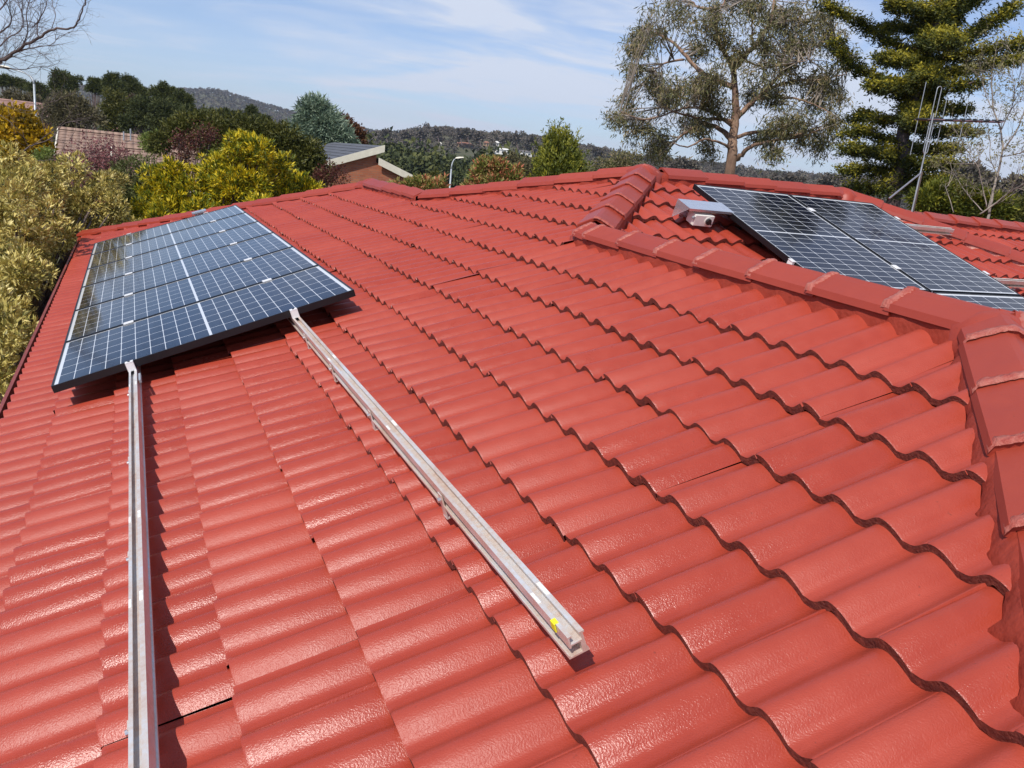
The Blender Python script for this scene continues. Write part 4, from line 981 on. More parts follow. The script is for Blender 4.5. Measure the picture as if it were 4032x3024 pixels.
hillside('hillside_bush', 8000, (1280, 4500), (560, 1000), 5.0, F_HILL, 71, 34, .9, None, (.24, .2))
hillside('hillside_forest', 9000, (300, 2600), (1500, 2560), 7.5, F_HILL, 72, 14, .9, None, (.34, .3))
hillside('pine_forest', 2600, (1380, 2330), (190, 470), 8.0, F_FOREST, 73, 90, 1.0, None, (.13, .09))
hillside('distant_woodland', 1500, (-500, 1350), (150, 420), 7.0, F_FOREST, 74, 70, .8, None, (.14, .10))
hillside('valley_woodland', 2200, (2300, 4700), (160, 560), 5.5, F_HILL, 75, 60, .9, None, (.13, .09))
# single trees standing up along the skyline of the middle ridge
sky_t = [(1720, 512, 8), (1810, 520, 9), (1838, 515, 9), (1885, 528, 8), (1990, 538, 9), (2030, 530, 13), (1520, 520, 6), (1600, 525, 7), (1655, 522, 7), (2090, 545, 10), (2350, 590, 12), (2360, 600, 9),
         (2650, 632, 20), (2690, 624, 16), (2725, 638, 18), (3040, 690, 16), (3095, 686, 20), (3010, 700, 16), (3140, 692, 18), (3250, 690, 16), (3300, 694, 20)]
ordn = ['first', 'second', 'third', 'fourth', 'fifth', 'sixth', 'seventh', 'eighth', 'ninth']; cnt = {}
sky_t.sort()
for i, (px, py, rp_) in enumerate(sky_t):
    dp = 640 if px < 2500 else 260
    place = 'above the white buildings' if 1900 < px < 2100 else ('left of the white buildings' if px < 1900 else ('right of the golden cypress' if px < 2500 else ('left of the big gum trunk' if px < 2900 else 'between gum trunk and big conifer')))
    cnt[place] = cnt.get(place, -1) + 1
    tree('distant_tree', ordn[cnt[place]] + ' gum crown from left on the skyline ' + place, 'tree', [(px, py + rp_, rp_), (px + rp_ * .8, py + rp_ * 1.5, rp_ * .8), (px - rp_ * .7, py + rp_ * 1.7, rp_ * .8)], dp, (46, 10, dp * .0035, dp * .0036, dp * .0026, 1, .3, .5), F_HILL, B_DARK, px, dp * .0008, 'gum trees on the far skyline, ' + place, 300 + i)
for i, (lo, lb) in enumerate([([(3790, 720, 60), (3830, 700, 40), (3850, 730, 50), (3740, 745, 50), (3690, 770, 50), (3880, 750, 40)], 'dark grey-brown wooded knoll tree behind the antenna mast'),
                              ([(3990, 750, 40), (4032, 770, 45), (3960, 780, 40), (4080, 760, 60)], 'dark round tree at the right photo edge behind the bare branches')]):
    tree('distant_tree', lb, 'tree', lo, 120, (700, 12, .9, .8, .45, 1, .3, .5), F_HILL, B_DARK, lo[0][0], .4, None, 340 + i)

# ------------------------------------------------------------------ limbs, twigs and leaves for the two big trees
def interp_path(pts, n):
    P = np.array(pts, float); seg = np.linalg.norm(np.diff(P, axis=0), axis=1); s = np.concatenate([[0], np.cumsum(seg)]); t = np.linspace(0, s[-1], n)
    return np.stack([np.interp(t, s, P[:, k]) for k in range(P.shape[1])], 1)
def Z4(x, y): return (2300 + x * .7831, y * .7831)
rE = np.random.default_rng(91); rpE = random.Random(91)
DE = 24.0
elimbs = [([(735, 1250), (735, 850), (745, 700), (765, 560), (757, 440), (750, 330)], 0.175, 0.075, 0),
    ([(750, 340), (700, 250), (670, 190), (655, 60), (590, 40), (540, 10)], 0.086, 0.028, .6), ([(655, 110), (680, 60), (715, -20)], 0.043, 0.021, .6),
    ([(752, 350), (800, 290), (860, 230), (900, 170), (935, 110), (960, -20)], 0.094, 0.035, -.8), ([(850, 240), (845, 170), (840, 80), (800, 0)], 0.043, 0.014, -.8),
    ([(752, 440), (640, 390), (575, 350), (500, 270), (450, 215), (370, 170), (300, 140)], 0.086, 0.021, 1.4), ([(500, 300), (400, 320), (340, 370), (300, 420)], 0.036, 0.010, 1.4),
    ([(765, 610), (700, 600), (600, 595), (540, 585), (450, 560), (380, 540)], 0.065, 0.014, -.6), ([(740, 700), (700, 660), (610, 620), (560, 640), (480, 690), (400, 790)], 0.094, 0.021, 1.2),
    ([(770, 690), (860, 665), (960, 670), (1060, 680), (1180, 640), (1290, 600)], 0.065, 0.014, .4), ([(765, 800), (800, 770), (850, 730), (960, 705), (1080, 690), (1180, 650)], 0.079, 0.014, -1.2),
    ([(770, 590), (840, 520), (900, 470), (1000, 420), (1090, 400), (1200, 400), (1320, 370)], 0.086, 0.014, .8), ([(900, 470), (980, 380), (1060, 310), (1150, 250), (1260, 180)], 0.058, 0.014, .6),
    ([(860, 500), (960, 490), (1080, 500), (1180, 540), (1260, 580)], 0.043, 0.010, -1.0), ([(800, 300), (880, 330), (1000, 330), (1130, 300)], 0.036, 0.010, -1.3),
    ([(750, 640), (640, 560), (520, 540), (400, 580), (280, 600), (180, 560)], 0.050, 0.010, -1.5), ([(760, 760), (690, 720), (600, 700), (520, 740), (450, 720)], 0.043, 0.014, -1.8)]
elobes = [(330, 70, 90), (450, 50, 110), (560, 120, 80), (290, 190, 85), (240, 270, 60), (215, 360, 50), (360, 430, 80), (450, 400, 70), (530, 480, 110), (620, 420, 90), (680, 520, 90), (180, 560, 70), (140, 610, 50), (250, 650, 85), (370, 690, 90), (430, 560, 90), (330, 780, 60),
    (790, 50, 100), (900, 40, 110), (1010, 110, 100), (1110, 80, 95), (1200, 40, 100), (850, 150, 80), (980, 220, 100), (1130, 190, 90), (1260, 190, 90), (1330, 270, 60), (860, 380, 90), (770, 260, 70), (960, 480, 80), (1060, 330, 90), (1130, 430, 90), (1230, 370, 80), (1050, 560, 90), (1180, 540, 80), (1270, 500, 60),
    (960, 620, 70), (1100, 680, 80), (1170, 760, 60), (950, 780, 45), (1260, 640, 60), (640, 60, 70), (700, 170, 60), (600, 650, 60), (520, 600, 70), (690, 330, 70), (820, 480, 70), (590, 250, 60), (640, 770, 40), (870, 700, 50)]
e_base = at(*Z4(735, 900), DE)
gum = empty('gum_tree', (e_base[0], e_base[1], float(gz(e_base[0], e_base[1])) - .1), 'tall airy gum tree with orange-brown trunk behind the ridge', 'tree')
mb = MB(); nodes = []
for li, (pts, r0, r1, dz) in enumerate(elimbs):
    P = [at(*Z4(x, y), DE + dz * i / (len(pts) - 1) + (0 if li == 0 else 0)) for i, (x, y) in enumerate(pts)]
    if li == 0: P[0] = np.array([P[1][0], P[1][1], gum.location.z])
    o_ = limb(mb, P, r0, r1, 9 if li == 0 else 6, .05, rpE); nodes += o_[2:] if li else []
tr_ob = mb.build('trunk', B_GUM, gum, smooth=True)
nodes = np.array(nodes)
mb = MB(); tips = []
for (x, y, rp_) in elobes:
    dz = rpE.uniform(-2.2, 2.2); c = at(*Z4(x, y), DE + dz); rr = rp_ * .7831 * DE / FPX
    nn_ = nodes[np.argsort(np.linalg.norm(nodes - c, axis=1))[:5]]
    for k in range(int(8 + rp_ * .14)):
        s0_ = nn_[rpE.randrange(len(nn_))]; e = c + fib(1, rE)[0] * rr * (.35 + .7 * rE.random()); m_ = s0_ + (e - s0_) * .55 + rE.normal(size=3) * rr * .14 + [0, 0, rr * .15]
        mb.tube([s0_, m_, e], [.016, .010, .004], 4, False)
        for _ in range(3):
            t_ = rpE.uniform(.45, 1.0); p_ = m_ + (e - m_) * (t_ - .4); q2 = p_ + fib(1, rE)[0] * rr * .3 + [0, 0, -.08]; mb.tube([p_, q2], [.008, .004], 3, False); tips.append(q2)
        tips.append(e)
mb.build('twigs', B_GREY, gum, smooth=True)
T_ = np.array(tips); k = 9; n = len(T_) * k
off = rE.normal(size=(n, 3)) * np.array([.13, .13, .10]); C = np.repeat(T_, k, 0) + off
D = rE.normal(size=(n, 3)) * .8 + np.array([0, 0, -.75])
leaves_obj('crown', C, D, .18 * (.6 + .7 * rE.random(n)), .030 * (.7 + .6 * rE.random(n)), F_GUM, gum, np.clip(np.repeat(rE.random(len(T_)), k) * .55 + rE.random(n) * .45, 0, 1), rE)

# large dark conifer
rC = np.random.default_rng(95); rpC = random.Random(95); DC = 19.0
trk = [(1570, 1150), (1580, 900), (1600, 700), (1640, 540), (1690, 400), (1725, 280), (1765, 120), (1800, -80), (1850, -400), (1890, -760), (1905, -1050)]
cl = [([(1730, 260), (1600, 240), (1500, 190), (1400, 115), (1300, 60), (1200, 5)], 34, .5), ([(1700, 300), (1580, 300), (1500, 280)], 36, -1), ([(1740, 150), (1620, 130), (1500, 130)], 40, 1),
      ([(1650, 520), (1520, 420), (1440, 370), (1350, 325), (1290, 240), (1270, 200)], 38, .3), ([(1660, 440), (1560, 420), (1450, 430)], 36, -1.2), ([(1620, 600), (1500, 600), (1400, 565), (1360, 600)], 38, .8),
      ([(1740, 210), (1900, 190), (2050, 110), (2170, 20)], 46, .2), ([(1720, 300), (1880, 280), (2040, 240), (2212, 210)], 46, -.8), ([(1700, 370), (1850, 360), (1980, 330), (2110, 300), (2200, 280)], 40, .6), ([(1690, 430), (1850, 430), (1990, 410)], 42, -.3),
      ([(1660, 520), (1790, 540), (1920, 545)], 40, .3), ([(1630, 640), (1760, 660), (1880, 650), (1960, 660)], 40, -.6), ([(1620, 740), (1760, 750), (1880, 740)], 42, .4), ([(1600, 800), (1720, 830), (1840, 810)], 40, -1),
      ([(1600, 720), (1480, 680), (1380, 640), (1320, 680)], 46, .4), ([(1590, 780), (1440, 760), (1320, 740)], 52, -.5), ([(1590, 850), (1430, 850), (1310, 850)], 52, .6), ([(1590, 880), (1700, 900), (1800, 890)], 50, 0), ([(1780, 60), (1650, 40), (1540, 10)], 50, -.6), ([(1780, 40), (1900, 20), (2000, -40)], 60, .6),
      ([(1745, 180), (1780, 190), (1850, 200)], 54, -1.5), ([(1700, 350), (1740, 380)], 56, -1.2), ([(1740, 100), (1800, 110), (1860, 90)], 60, 1.0), ([(1640, 560), (1690, 600)], 60, -1), ([(1690, 470), (1760, 480)], 60, 1), ([(1560, 930), (1450, 950), (1350, 930)], 60, .2), ([(1650, 930), (1740, 950)], 60, .2)]
rpX = random.Random(5)
for k in range(26):
    y_ = -60 - k * 38; x_ = 1800 + (-60 - y_) * .11; ln_ = 520 - k * 17; sd_ = -1 if k % 2 else 1
    cl.append(([(x_, y_), (x_ + sd_ * ln_ * .5, y_ - 20 + rpX.uniform(-20, 20)), (x_ + sd_ * ln_, y_ - 50 + rpX.uniform(-30, 30))], 62, rpX.uniform(-1.5, 1.5)))
c_base = at(*Z4(1580, 900), DC)
con = empty('conifer_tree', (c_base[0], c_base[1], float(gz(c_base[0], c_base[1])) - .1), 'big dark conifer with spreading limbs and yellow-green tips at the upper right', 'tree')
mb = MB(); P = [at(*Z4(x, y), DC) for x, y in trk]; P[0] = np.array([P[1][0], P[1][1], con.location.z]); limb(mb, P, .17, .06, 9, .02, rpC)
C = []; D = []; T = []
for pts, rp_, dz in cl:
    P = [at(*Z4(x, y), DC + dz * (i / (len(pts) - 1)) * 1.6) for i, (x, y) in enumerate(pts)]; limb(mb, P, .06, .015, 5, .04, rpC)
    pth = interp_path(P, max(6, int(np.linalg.norm(np.diff(np.array(P), axis=0), axis=1).sum() / .10)))
    rr = rp_ * .7831 * DC / FPX
    for i, p_ in enumerate(pth):
        u_ = i / (len(pth) - 1); w_ = rr * (1.15 - .45 * u_)
        for _ in range(int(5 + 60 * rr)):
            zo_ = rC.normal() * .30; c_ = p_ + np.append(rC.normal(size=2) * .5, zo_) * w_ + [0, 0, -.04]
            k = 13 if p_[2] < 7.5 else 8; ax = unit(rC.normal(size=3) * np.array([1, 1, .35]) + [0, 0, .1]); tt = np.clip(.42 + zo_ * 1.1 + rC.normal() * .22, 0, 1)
            oo = rC.normal(size=(k, 3)) * .045 + ax * np.linspace(0, .16, k)[:, None]
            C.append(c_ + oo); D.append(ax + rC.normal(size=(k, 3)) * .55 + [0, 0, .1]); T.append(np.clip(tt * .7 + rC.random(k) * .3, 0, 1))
mb.build('trunk', B_DARK, con, smooth=True)
C = np.concatenate(C); D = np.concatenate(D); T = np.concatenate(T)
leaves_obj('crown', C, D, .085 * (.6 + .8 * rC.random(len(C))), .032, F_DEO, con, T, rC)
# smaller conifers at the foot of it
tree('low_conifer', 'low golden-green conifer under the antenna, right of the mast', 'tree', [(3700, 770, 50), (3770, 790, 55), (3640, 790, 45), (3850, 800, 45), (3750, 840, 60), (3910, 830, 50)], 17, (1500, 12, .10, .11, .035, .7, .2, .6), F_CYP, B_DARK, 3750, .1, None, 96)
tree('garden_shrub', 'dark green and brown scrub along the right end of the roof', 'shrub', [(3950, 830, 45), (4010, 840, 50), (4070, 850, 50), (3900, 860, 40), (4100, 800, 70)], 20, (800, 10, .13, .10, .04, .9, .2, .6), F_OLIVE, B_DARK, 3980, .1, None, 97)

# ------------------------------------------------------------------ bare trees
def Z5(x, y): return (3500 + x * .3315, 300 + y * .3315)
def bare_tree(name, label, limbs, tf, depth, barkm, seed, base=None, budm=None, tw=(3, .5), r_tw=.006, budn=2, buds=.03, group=None, lvl=2):
    rp = random.Random(seed); r = np.random.default_rng(seed)
    b_ = at(*base, depth); root = empty(name, (b_[0], b_[1], float(gz(b_[0], b_[1])) - .1), label, 'tree', group); mb = MB(); tips = []
    def grow(p, d, ln, r0, lv):
        n_ = 4; q_ = p; pts = [p]
        for i in range(n_): d = unit(d + np.array([rp.gauss(0, .22) for _ in range(3)]) + [0, 0, .06]); q_ = q_ + d * ln / n_; pts.append(q_)
        mb.tube(pts, list(np.linspace(r0, r0 * .4, len(pts))), 4, False); tips.append(q_)
        if lv > 0:
            for _ in range(tw[0]):
                i = rp.randrange(1, n_ + 1); grow(pts[i], unit(unit(pts[i] - pts[i - 1]) + fib(1, r)[0] * .85), ln * rp.uniform(.4, .75), r0 * .5, lv - 1)
    for pts, r0, r1, dz, nt in limbs:
        P = [at(*tf(x, y), depth + dz * i / (len(pts) - 1)) for i, (x, y) in enumerate(pts)]
        o_ = limb(mb, P, r0, r1, 7, r0 * 1.2, rp)
        for _ in range(nt):
            i = rp.randrange(2, len(o_)); grow(o_[i], unit(unit(o_[i] - o_[i - 1]) + fib(1, r)[0] * .8), tw[1] * rp.uniform(.5, 1.3), max(r_tw, r1 * .6), lvl)
    mb.tube([np.array([b_[0], b_[1], root.location.z]), at(*tf(*limbs[0][0][0]), depth)], [limbs[0][1] * 1.3, limbs[0][1]], 8)
    mb.build('trunk', barkm, root, smooth=True)
    if budm is not None:
        T_ = np.array(tips); k = budn; n = len(T_) * k
        leaves_obj('buds', np.repeat(T_, k, 0) + r.normal(size=(n, 3)) * buds * .5, fib(n, r) + [0, 0, .4], buds * (.6 + .8 * r.random(n)), buds * .55, budm, root, None, r)
    return root
rl = [([(1190, 1640), (1230, 1420), (1285, 1180), (1350, 880), (1330, 650), (1240, 400), (1220, 60), (1215, -60)], 0.0248, 0.0090, .3, 14), ([(1360, 880), (1460, 740), (1540, 600), (1600, 440), (1640, 300)], 0.0158, 0.0072, -.4, 9),
      ([(1300, 1180), (1210, 1000), (1200, 760), (1170, 560)], 0.0090, 0.0048, .6, 7), ([(1330, 640), (1420, 460), (1480, 300), (1500, 60)], 0.0099, 0.0048, -.6, 8), ([(1240, 400), (1180, 300), (1120, 130)], 0.0081, 0.0048, .3, 5),
      ([(1160, 1560), (1110, 1300), (1060, 1080), (960, 950), (980, 820)], 0.0117, 0.0048, -.3, 8), ([(1110, 1600), (1000, 1480), (880, 1330), (790, 1180)], 0.0099, 0.0048, .3, 5), ([(1080, 1640), (1280, 1500), (1430, 1380), (1600, 1280), (1700, 1220)], 0.0158, 0.0090, -.8, 8),
      ([(770, 1620), (720, 1450), (680, 1330), (715, 1290)], 0.0067, 0.0048, .2, 3), ([(1340, 960), (1480, 930), (1600, 900)], 0.0090, 0.0060, -.5, 6)]
bare_tree('bare_tree', 'pale bare tree with small buds at the right photo edge', rl, Z5, 15.0, B_GREY, 401, (3895, 900), F_BUD, (3, .55), .0055, 4, .042)
# long bare branch running left from it across the conifer foot
def Z1(x, y): return (x * .6076, y * .6076)
ll = [([(-250, 900), (-160, 600), (-60, 440), (0, 405), (70, 360), (140, 310), (250, 245), (330, 195), (390, 185), (480, 178), (520, 100), (555, 0), (575, -60)], 0.0300, 0.0060, -.8, 24), ([(-60, 440), (60, 350), (160, 320), (270, 300), (330, 290), (370, 250)], 0.0100, 0.0036, .4, 14),
      ([(-40, 420), (50, 440), (150, 450), (230, 435), (270, 430)], 0.0090, 0.0036, .8, 7), ([(0, 300), (60, 240), (130, 200), (150, 120), (120, 20), (110, -60)], 0.0105, 0.0050, .6, 18), ([(140, 310), (180, 210), (170, 90), (200, -30)], 0.0090, 0.0040, -.4, 15),
      ([(250, 245), (240, 160), (290, 60), (310, -40)], 0.0090, 0.0048, .3, 9), ([(-100, 300), (0, 210), (70, 150), (60, 60), (0, -30)], 0.0130, 0.0050, -.5, 18), ([(330, 195), (360, 100), (340, 20), (370, -60)], 0.0054, 0.0030, .2, 7), ([(-100, 160), (20, 40), (90, -60)], 0.0135, 0.0060, .2, 8)]
bare_tree('bare_tree', 'dark bare tree reaching in from the upper left corner', ll, Z1, 11.5, B_DARK, 402, (-170, 900), None, (3, .42), .004, 0, .03, None, 2)
def ZL(x, y): return (x * .3165, 250 + y * .3165)
lb = [([(200, 1260), (330, 1060), (430, 1010), (560, 970), (680, 900), (760, 780), (880, 720), (1010, 750)], 0.0154, 0.0048, .4, 9), ([(400, 1030), (580, 890), (700, 800), (820, 700), (890, 610)], 0.0083, 0.0030, -.3, 6), ([(0, 500), (200, 560), (400, 590), (550, 520), (680, 460)], 0.0077, 0.0024, .3, 8),
      ([(260, 1180), (500, 1210), (700, 1190), (880, 1170), (1050, 1140), (1200, 1090)], 0.0088, 0.0030, .2, 6), ([(560, 860), (520, 700), (470, 560)], 0.0055, 0.0024, .1, 4), ([(0, 640), (120, 720), (200, 800), (300, 840)], 0.0066, 0.0030, .1, 5), ([(620, 960), (740, 960), (860, 960)], 0.0055, 0.0024, .1, 3)]
bare_tree('bare_tree', 'dark leafless low branches crossing in front of the left street lamp', lb, ZL, 16, B_DARK, 403, (10, 900), None, (2, .5), .0045, 0, .03, None, 1)

# ------------------------------------------------------------------ street lamps
def street_lamp(label, base_px, pole_px, arm, depth, rad, head_w):
    top = at(*pole_px, depth); gzv = float(gz(top[0], top[1])); r_ = empty('street_lamp', (top[0], top[1], gzv), label, 'street lamp', 'street lamps beyond the roof')
    MB().tube([(top[0], top[1], gzv), top * [1, 1, .5] + [0, 0, gzv * .5], top], [rad, rad * .85, rad * .7], 10).build('pole', M_GALV, r_, smooth=True)
    P = [top] + [at(x, y, depth) for x, y in arm]; MB().tube(P, list(np.linspace(rad * .7, rad * .4, len(P))), 8).build('arm', M_GALV, r_, smooth=True)
    e = P[-1]; d = unit(P[-1] - P[-2]); d = unit(np.array([d[0], d[1], d[2] * .2])); hd = MB(); s_ = unit(np.cross(d, [0, 0, 1])); u_ = np.cross(s_, d)
    prof = []
    V = []; m_ = 7
    for i, (t_, w_, h_) in enumerate(((-.05, .3, .35), (.12, .8, .9), (.45, 1, 1), (.8, .85, .8), (1.0, .4, .4))):
        for j in range(m_):
            a_ = math.pi * j / (m_ - 1); V.append(e + d * t_ * head_w + s_ * math.cos(a_) * head_w * .28 * w_ + u_ * math.sin(a_) * head_w * .16 * h_)
    fs = [(i * m_ + j, i * m_ + (j + 1) % m_, (i + 1) * m_ + (j + 1) % m_, (i + 1) * m_ + j) for i in range(4) for j in range(m_)] + [tuple(range(m_)), tuple(4 * m_ + j for j in range(m_))]
    o = hd.add(V, fs).build('lamp_head', M_CREAM, r_)
    MB().box(e + d * head_w * .5 - u_ * .03, (head_w * .7, head_w * .4, .05), (d, s_, u_)).build('lens', M_GLAZE, o)
street_lamp('tall street lamp with a long curved arm at the far left', (130, 650), (134, 330), [(131, 318), (122, 303), (100, 288), (70, 278), (38, 270)], 55, .10, 1.0)
street_lamp('street lamp with a bent top and white head beyond the middle of the roof', (1768, 747), (1777, 665), [(1779, 650), (1782, 640), (1787, 630), (1794, 624)], 40, .055, .42)

# ------------------------------------------------------------------ neighbouring houses
M_TERR = None
def rooftile(name, lo, hi, gx=.3, gy=.33, sc=(1, 1)):
    mt, t, b = newmat(name); c = t.nodes.new('ShaderNodeTexCoord'); wv = t.nodes.new('ShaderNodeTexWave'); wv.inputs['Scale'].default_value = gx; wv.bands_direction = 'X'
    s = t.nodes.new('ShaderNodeSeparateXYZ'); t.links.new(c.outputs['Object'], s.inputs[0])
    saw = tm(t, 'FRACT', tm(t, 'DIVIDE', s.outputs[1], gy)); sx = tm(t, 'ABSOLUTE', tm(t, 'SINE', tm(t, 'MULTIPLY', s.outputs[0], math.pi / gx)))
    col = ramp(t, noise(t, 3, 5), [(.3, lo), (.7, hi)]); t.links.new(col, b.inputs['Base Color']); b.inputs['Roughness'].default_value = .75
    bump(t, b, tm(t, 'ADD', tm(t, 'MULTIPLY', saw, -1.0), sx), 1.0, .05); return mt
M_TERR = rooftile('terracotta_tiles', (.26, .165, .12), (.36, .24, .175))
M_SLATE = rooftile('grey_roof_tiles', (.085, .09, .10), (.13, .135, .15), .9, .33)
M_BRICK = brick('orange_brown_brick', (.50, .175, .08), (.33, .095, .05), (.30, .20, .14))
M_OWALL = simple('orange_render', (.45, .22, .10), .7, 0, .25, 3)
def sheet(mb, quad, th):
    q_ = [np.asarray(p, float) for p in quad]; nn = unit(np.cross(q_[1] - q_[0], q_[3] - q_[0])); nn = nn if nn[2] > 0 else -nn
    return mb.add(q_ + [p - nn * th for p in q_], [(0, 1, 2, 3), (7, 6, 5, 4), (0, 4, 5, 1), (1, 5, 6, 2), (2, 6, 7, 3), (3, 7, 4, 0)])
def courses(mb, E0, E1, R0, R1, pitch=.33, rise=.022):
    """tile courses from the eave line E0-E1 up to the ridge line R0-R1, each one lapping the one below"""
    E0, E1, R0, R1 = [np.asarray(p, float) for p in (E0, E1, R0, R1)]; ln = np.linalg.norm(R0 - E0); n_ = max(2, int(ln / pitch)); nn = unit(np.cross(E1 - E0, R0 - E0)); nn = nn if nn[2] > 0 else -nn
    for k in range(n_):
        a, b = k / n_, (k + 1) / n_; q0, q1, q2, q3 = E0 + (R0 - E0) * a, E1 + (R1 - E1) * a, E1 + (R1 - E1) * b, E0 + (R0 - E0) * b
        mb.add([q0 + nn * rise, q1 + nn * rise, q2, q3, q0 - nn * .03, q1 - nn * .03, q2 - nn * .03, q3 - nn * .03], [(0, 1, 2, 3), (7, 6, 5, 4), (0, 4, 5, 1), (1, 5, 6, 2), (2, 6, 7, 3), (3, 7, 4, 0)])
    return mb
# brown tiled house on the left: ridge along x, one lower gable in front of it
a0 = at(228, 506, 40.0); a1 = a0 + [11.2, 0, 0]
zr_ = a0[2]; h1 = empty('brown_roofed_house', (a0[0] + 5, a0[1], float(gz(a0[0], a0[1]))), 'house with a brown tiled gable roof behind the pink blossom on the left', 'house')
def gable_house(root, x0, x1, yr, zr, run, pitch, gzv, roofm, wallm, fasc=M_CREAM, over=.35, wall_in=.5):
    dz = run * pitch
    for sg in (-1, 1):
        rf = MB(); courses(rf, (x0, yr + sg * run, zr - dz), (x1, yr + sg * run, zr - dz), (x0, yr, zr), (x1, yr, zr)); o = rf.build('roof', roofm, root)
        for xe in (x0, x1): f_ = MB(); sheet(f_, [(xe - .03, yr, zr + .03), (xe + .03, yr, zr + .03), (xe + .03, yr + sg * run, zr - dz + .03), (xe - .03, yr + sg * run, zr - dz + .03)], .24); f_.build('bargeboard', fasc, root)
        g_ = MB(); g_.box(((x0 + x1) / 2, yr + sg * (run + .05), zr - dz - .05), (x1 - x0, .12, .14)); g_.build('gutter', fasc, root)
    rc = MB(); rc.prism([(-.16, -.03), (0, .09), (.16, -.03)], (x0, yr, zr + .02), (x1, yr, zr + .02), Yv, np.array([0, 0, 1.])); rc.build('ridge', roofm, root)
    w_ = MB(); yw = run - wall_in; zt = zr - dz + wall_in * pitch - .12
    for xe in (x0 + over, x1 - over - .15): w_.add([(xe, yr - yw, gzv), (xe, yr + yw, gzv), (xe, yr + yw, zt), (xe, yr, zr - .14), (xe, yr - yw, zt), (xe + .15, yr - yw, gzv), (xe + .15, yr + yw, gzv), (xe + .15, yr + yw, zt), (xe + .15, yr, zr - .14), (xe + .15, yr - yw, zt)],
                                                 [(0, 1, 2, 3, 4), (9, 8, 7, 6, 5), (0, 5, 6, 1), (1, 6, 7, 2), (2, 7, 8, 3), (3, 8, 9, 4), (4, 9, 5, 0)])
    for sg in (-1, 1): w_.box(((x0 + x1) / 2, yr + sg * yw, (gzv + zt) / 2), (x1 - x0 - 2 * over - .3, .15, zt - gzv - .02))
    w_.build('wall', wallm, root)
    for k_ in range(3):
        xx = x0 + (x1 - x0) * (.2 + .3 * k_); wn = MB(); wn.box((xx, yr - yw - .08, gzv + 1.5), (1.4, .06, 1.1)); wo_ = wn.build('window', fasc, root); MB().box((xx, yr - yw - .115, gzv + 1.5), (1.25, .02, .95)).build('pane', M_GLAZE, wo_)
g0 = float(gz(a0[0], a0[1]))
gable_house(h1, a0[0], a0[0] + 6.9, a0[1], zr_, 4.2, .40, g0, M_TERR, M_OWALL)
gable_house(h1, a0[0] + 2.4, a0[0] + 8.6, a0[1] - 2.2, zr_ - .55, 3.8, .42, g0, M_TERR, M_OWALL)
for px_, hh in ((487, .35), (514, .75)):
    p_ = at(px_, 528, 40.5); MB().tube([p_ - [0, 0, .3], p_ + [0, 0, hh * .35]], .035, 8).build('vent_pipe', M_GALV, h1)
p2 = at(40, 396, 78); h2 = empty('pink_roofed_house', (p2[0] + 2, p2[1], float(gz(p2[0], p2[1]))), 'house with a faded pink-brown roof high at the far left behind the wattle', 'house')
gable_house(h2, p2[0] - 2, p2[0] + 3.6, p2[1], p2[2] + .0, 3.2, .36, float(gz(p2[0], p2[1])), simple('faded_tiles', (.32, .19, .15), .8, 0, .2, 2), M_OWALL)
# brick house: gable wall faces the camera, skillion roofs at two levels, depth runs along +y
D0 = 31.0
Lp = at(1282, 640, D0); Rp = at(1515, 574, D0 + .9); yw_ = Lp[1]
def on_y(px, py, y): v = ray(px, py); t_ = (y - CAM[1]) / v[1]; return CAM + v * t_
Lp = on_y(1282, 636, yw_); Rp = on_y(1515, 574, yw_); R2 = on_y(1491, 624, yw_); R3 = on_y(1652, 706, yw_); R3b = R3 + (R3 - R2) * .10
gb = float(gz(Lp[0], Lp[1])); hb = empty('brick_house', (Rp[0], yw_ + 4, gb), 'orange brick house with grey skillion roofs and cream bargeboards', 'house')
dep = 9.0
rf = MB(); LL = Lp + (Lp - Rp) * .55; courses(rf, Lp, Lp + [0, dep, 0], Rp, Rp + [0, dep, 0]); rf.build('roof', M_SLATE, hb)
rf = MB(); courses(rf, R3b, R3b + [0, dep, 0], R2, R2 + [0, dep, 0]); rf.build('roof', M_SLATE, hb)
for A_, B_ in ((Lp, Rp), (R2, R3b)):
    f_ = MB(); f_.add([A_ + [0, -.04, .03], B_ + [0, -.04, .03], B_ + [0, -.04, -.24], A_ + [0, -.04, -.24], A_ + [0, -.005, .03], B_ + [0, -.005, .03], B_ + [0, -.005, -.24], A_ + [0, -.005, -.24]], [(0, 1, 2, 3), (7, 6, 5, 4), (0, 4, 5, 1), (1, 5, 6, 2), (2, 6, 7, 3), (3, 7, 4, 0)]); f_.build('bargeboard', M_CREAM, hb)
f_ = MB(); f_.box((Lp[0] - .05, Lp[1] + dep / 2, Lp[2] - .08), (.12, dep, .15)); f_.build('gutter', M_GALV, hb)
w_ = MB(); yq = yw_ + .14; xs_ = [Lp[0] + .35, R2[0] - .05, R3[0] - .15]
zl = Lp[2] + .04 + (Rp[2] - Lp[2]) * .35 / (Rp[0] - Lp[0]) - .2; zm_ = Lp[2] + (Rp[2] - Lp[2]) * (xs_[1] - Lp[0]) / (Rp[0] - Lp[0]) - .16
zr2 = R2[2] - .16; zr3 = R3[2] - .10
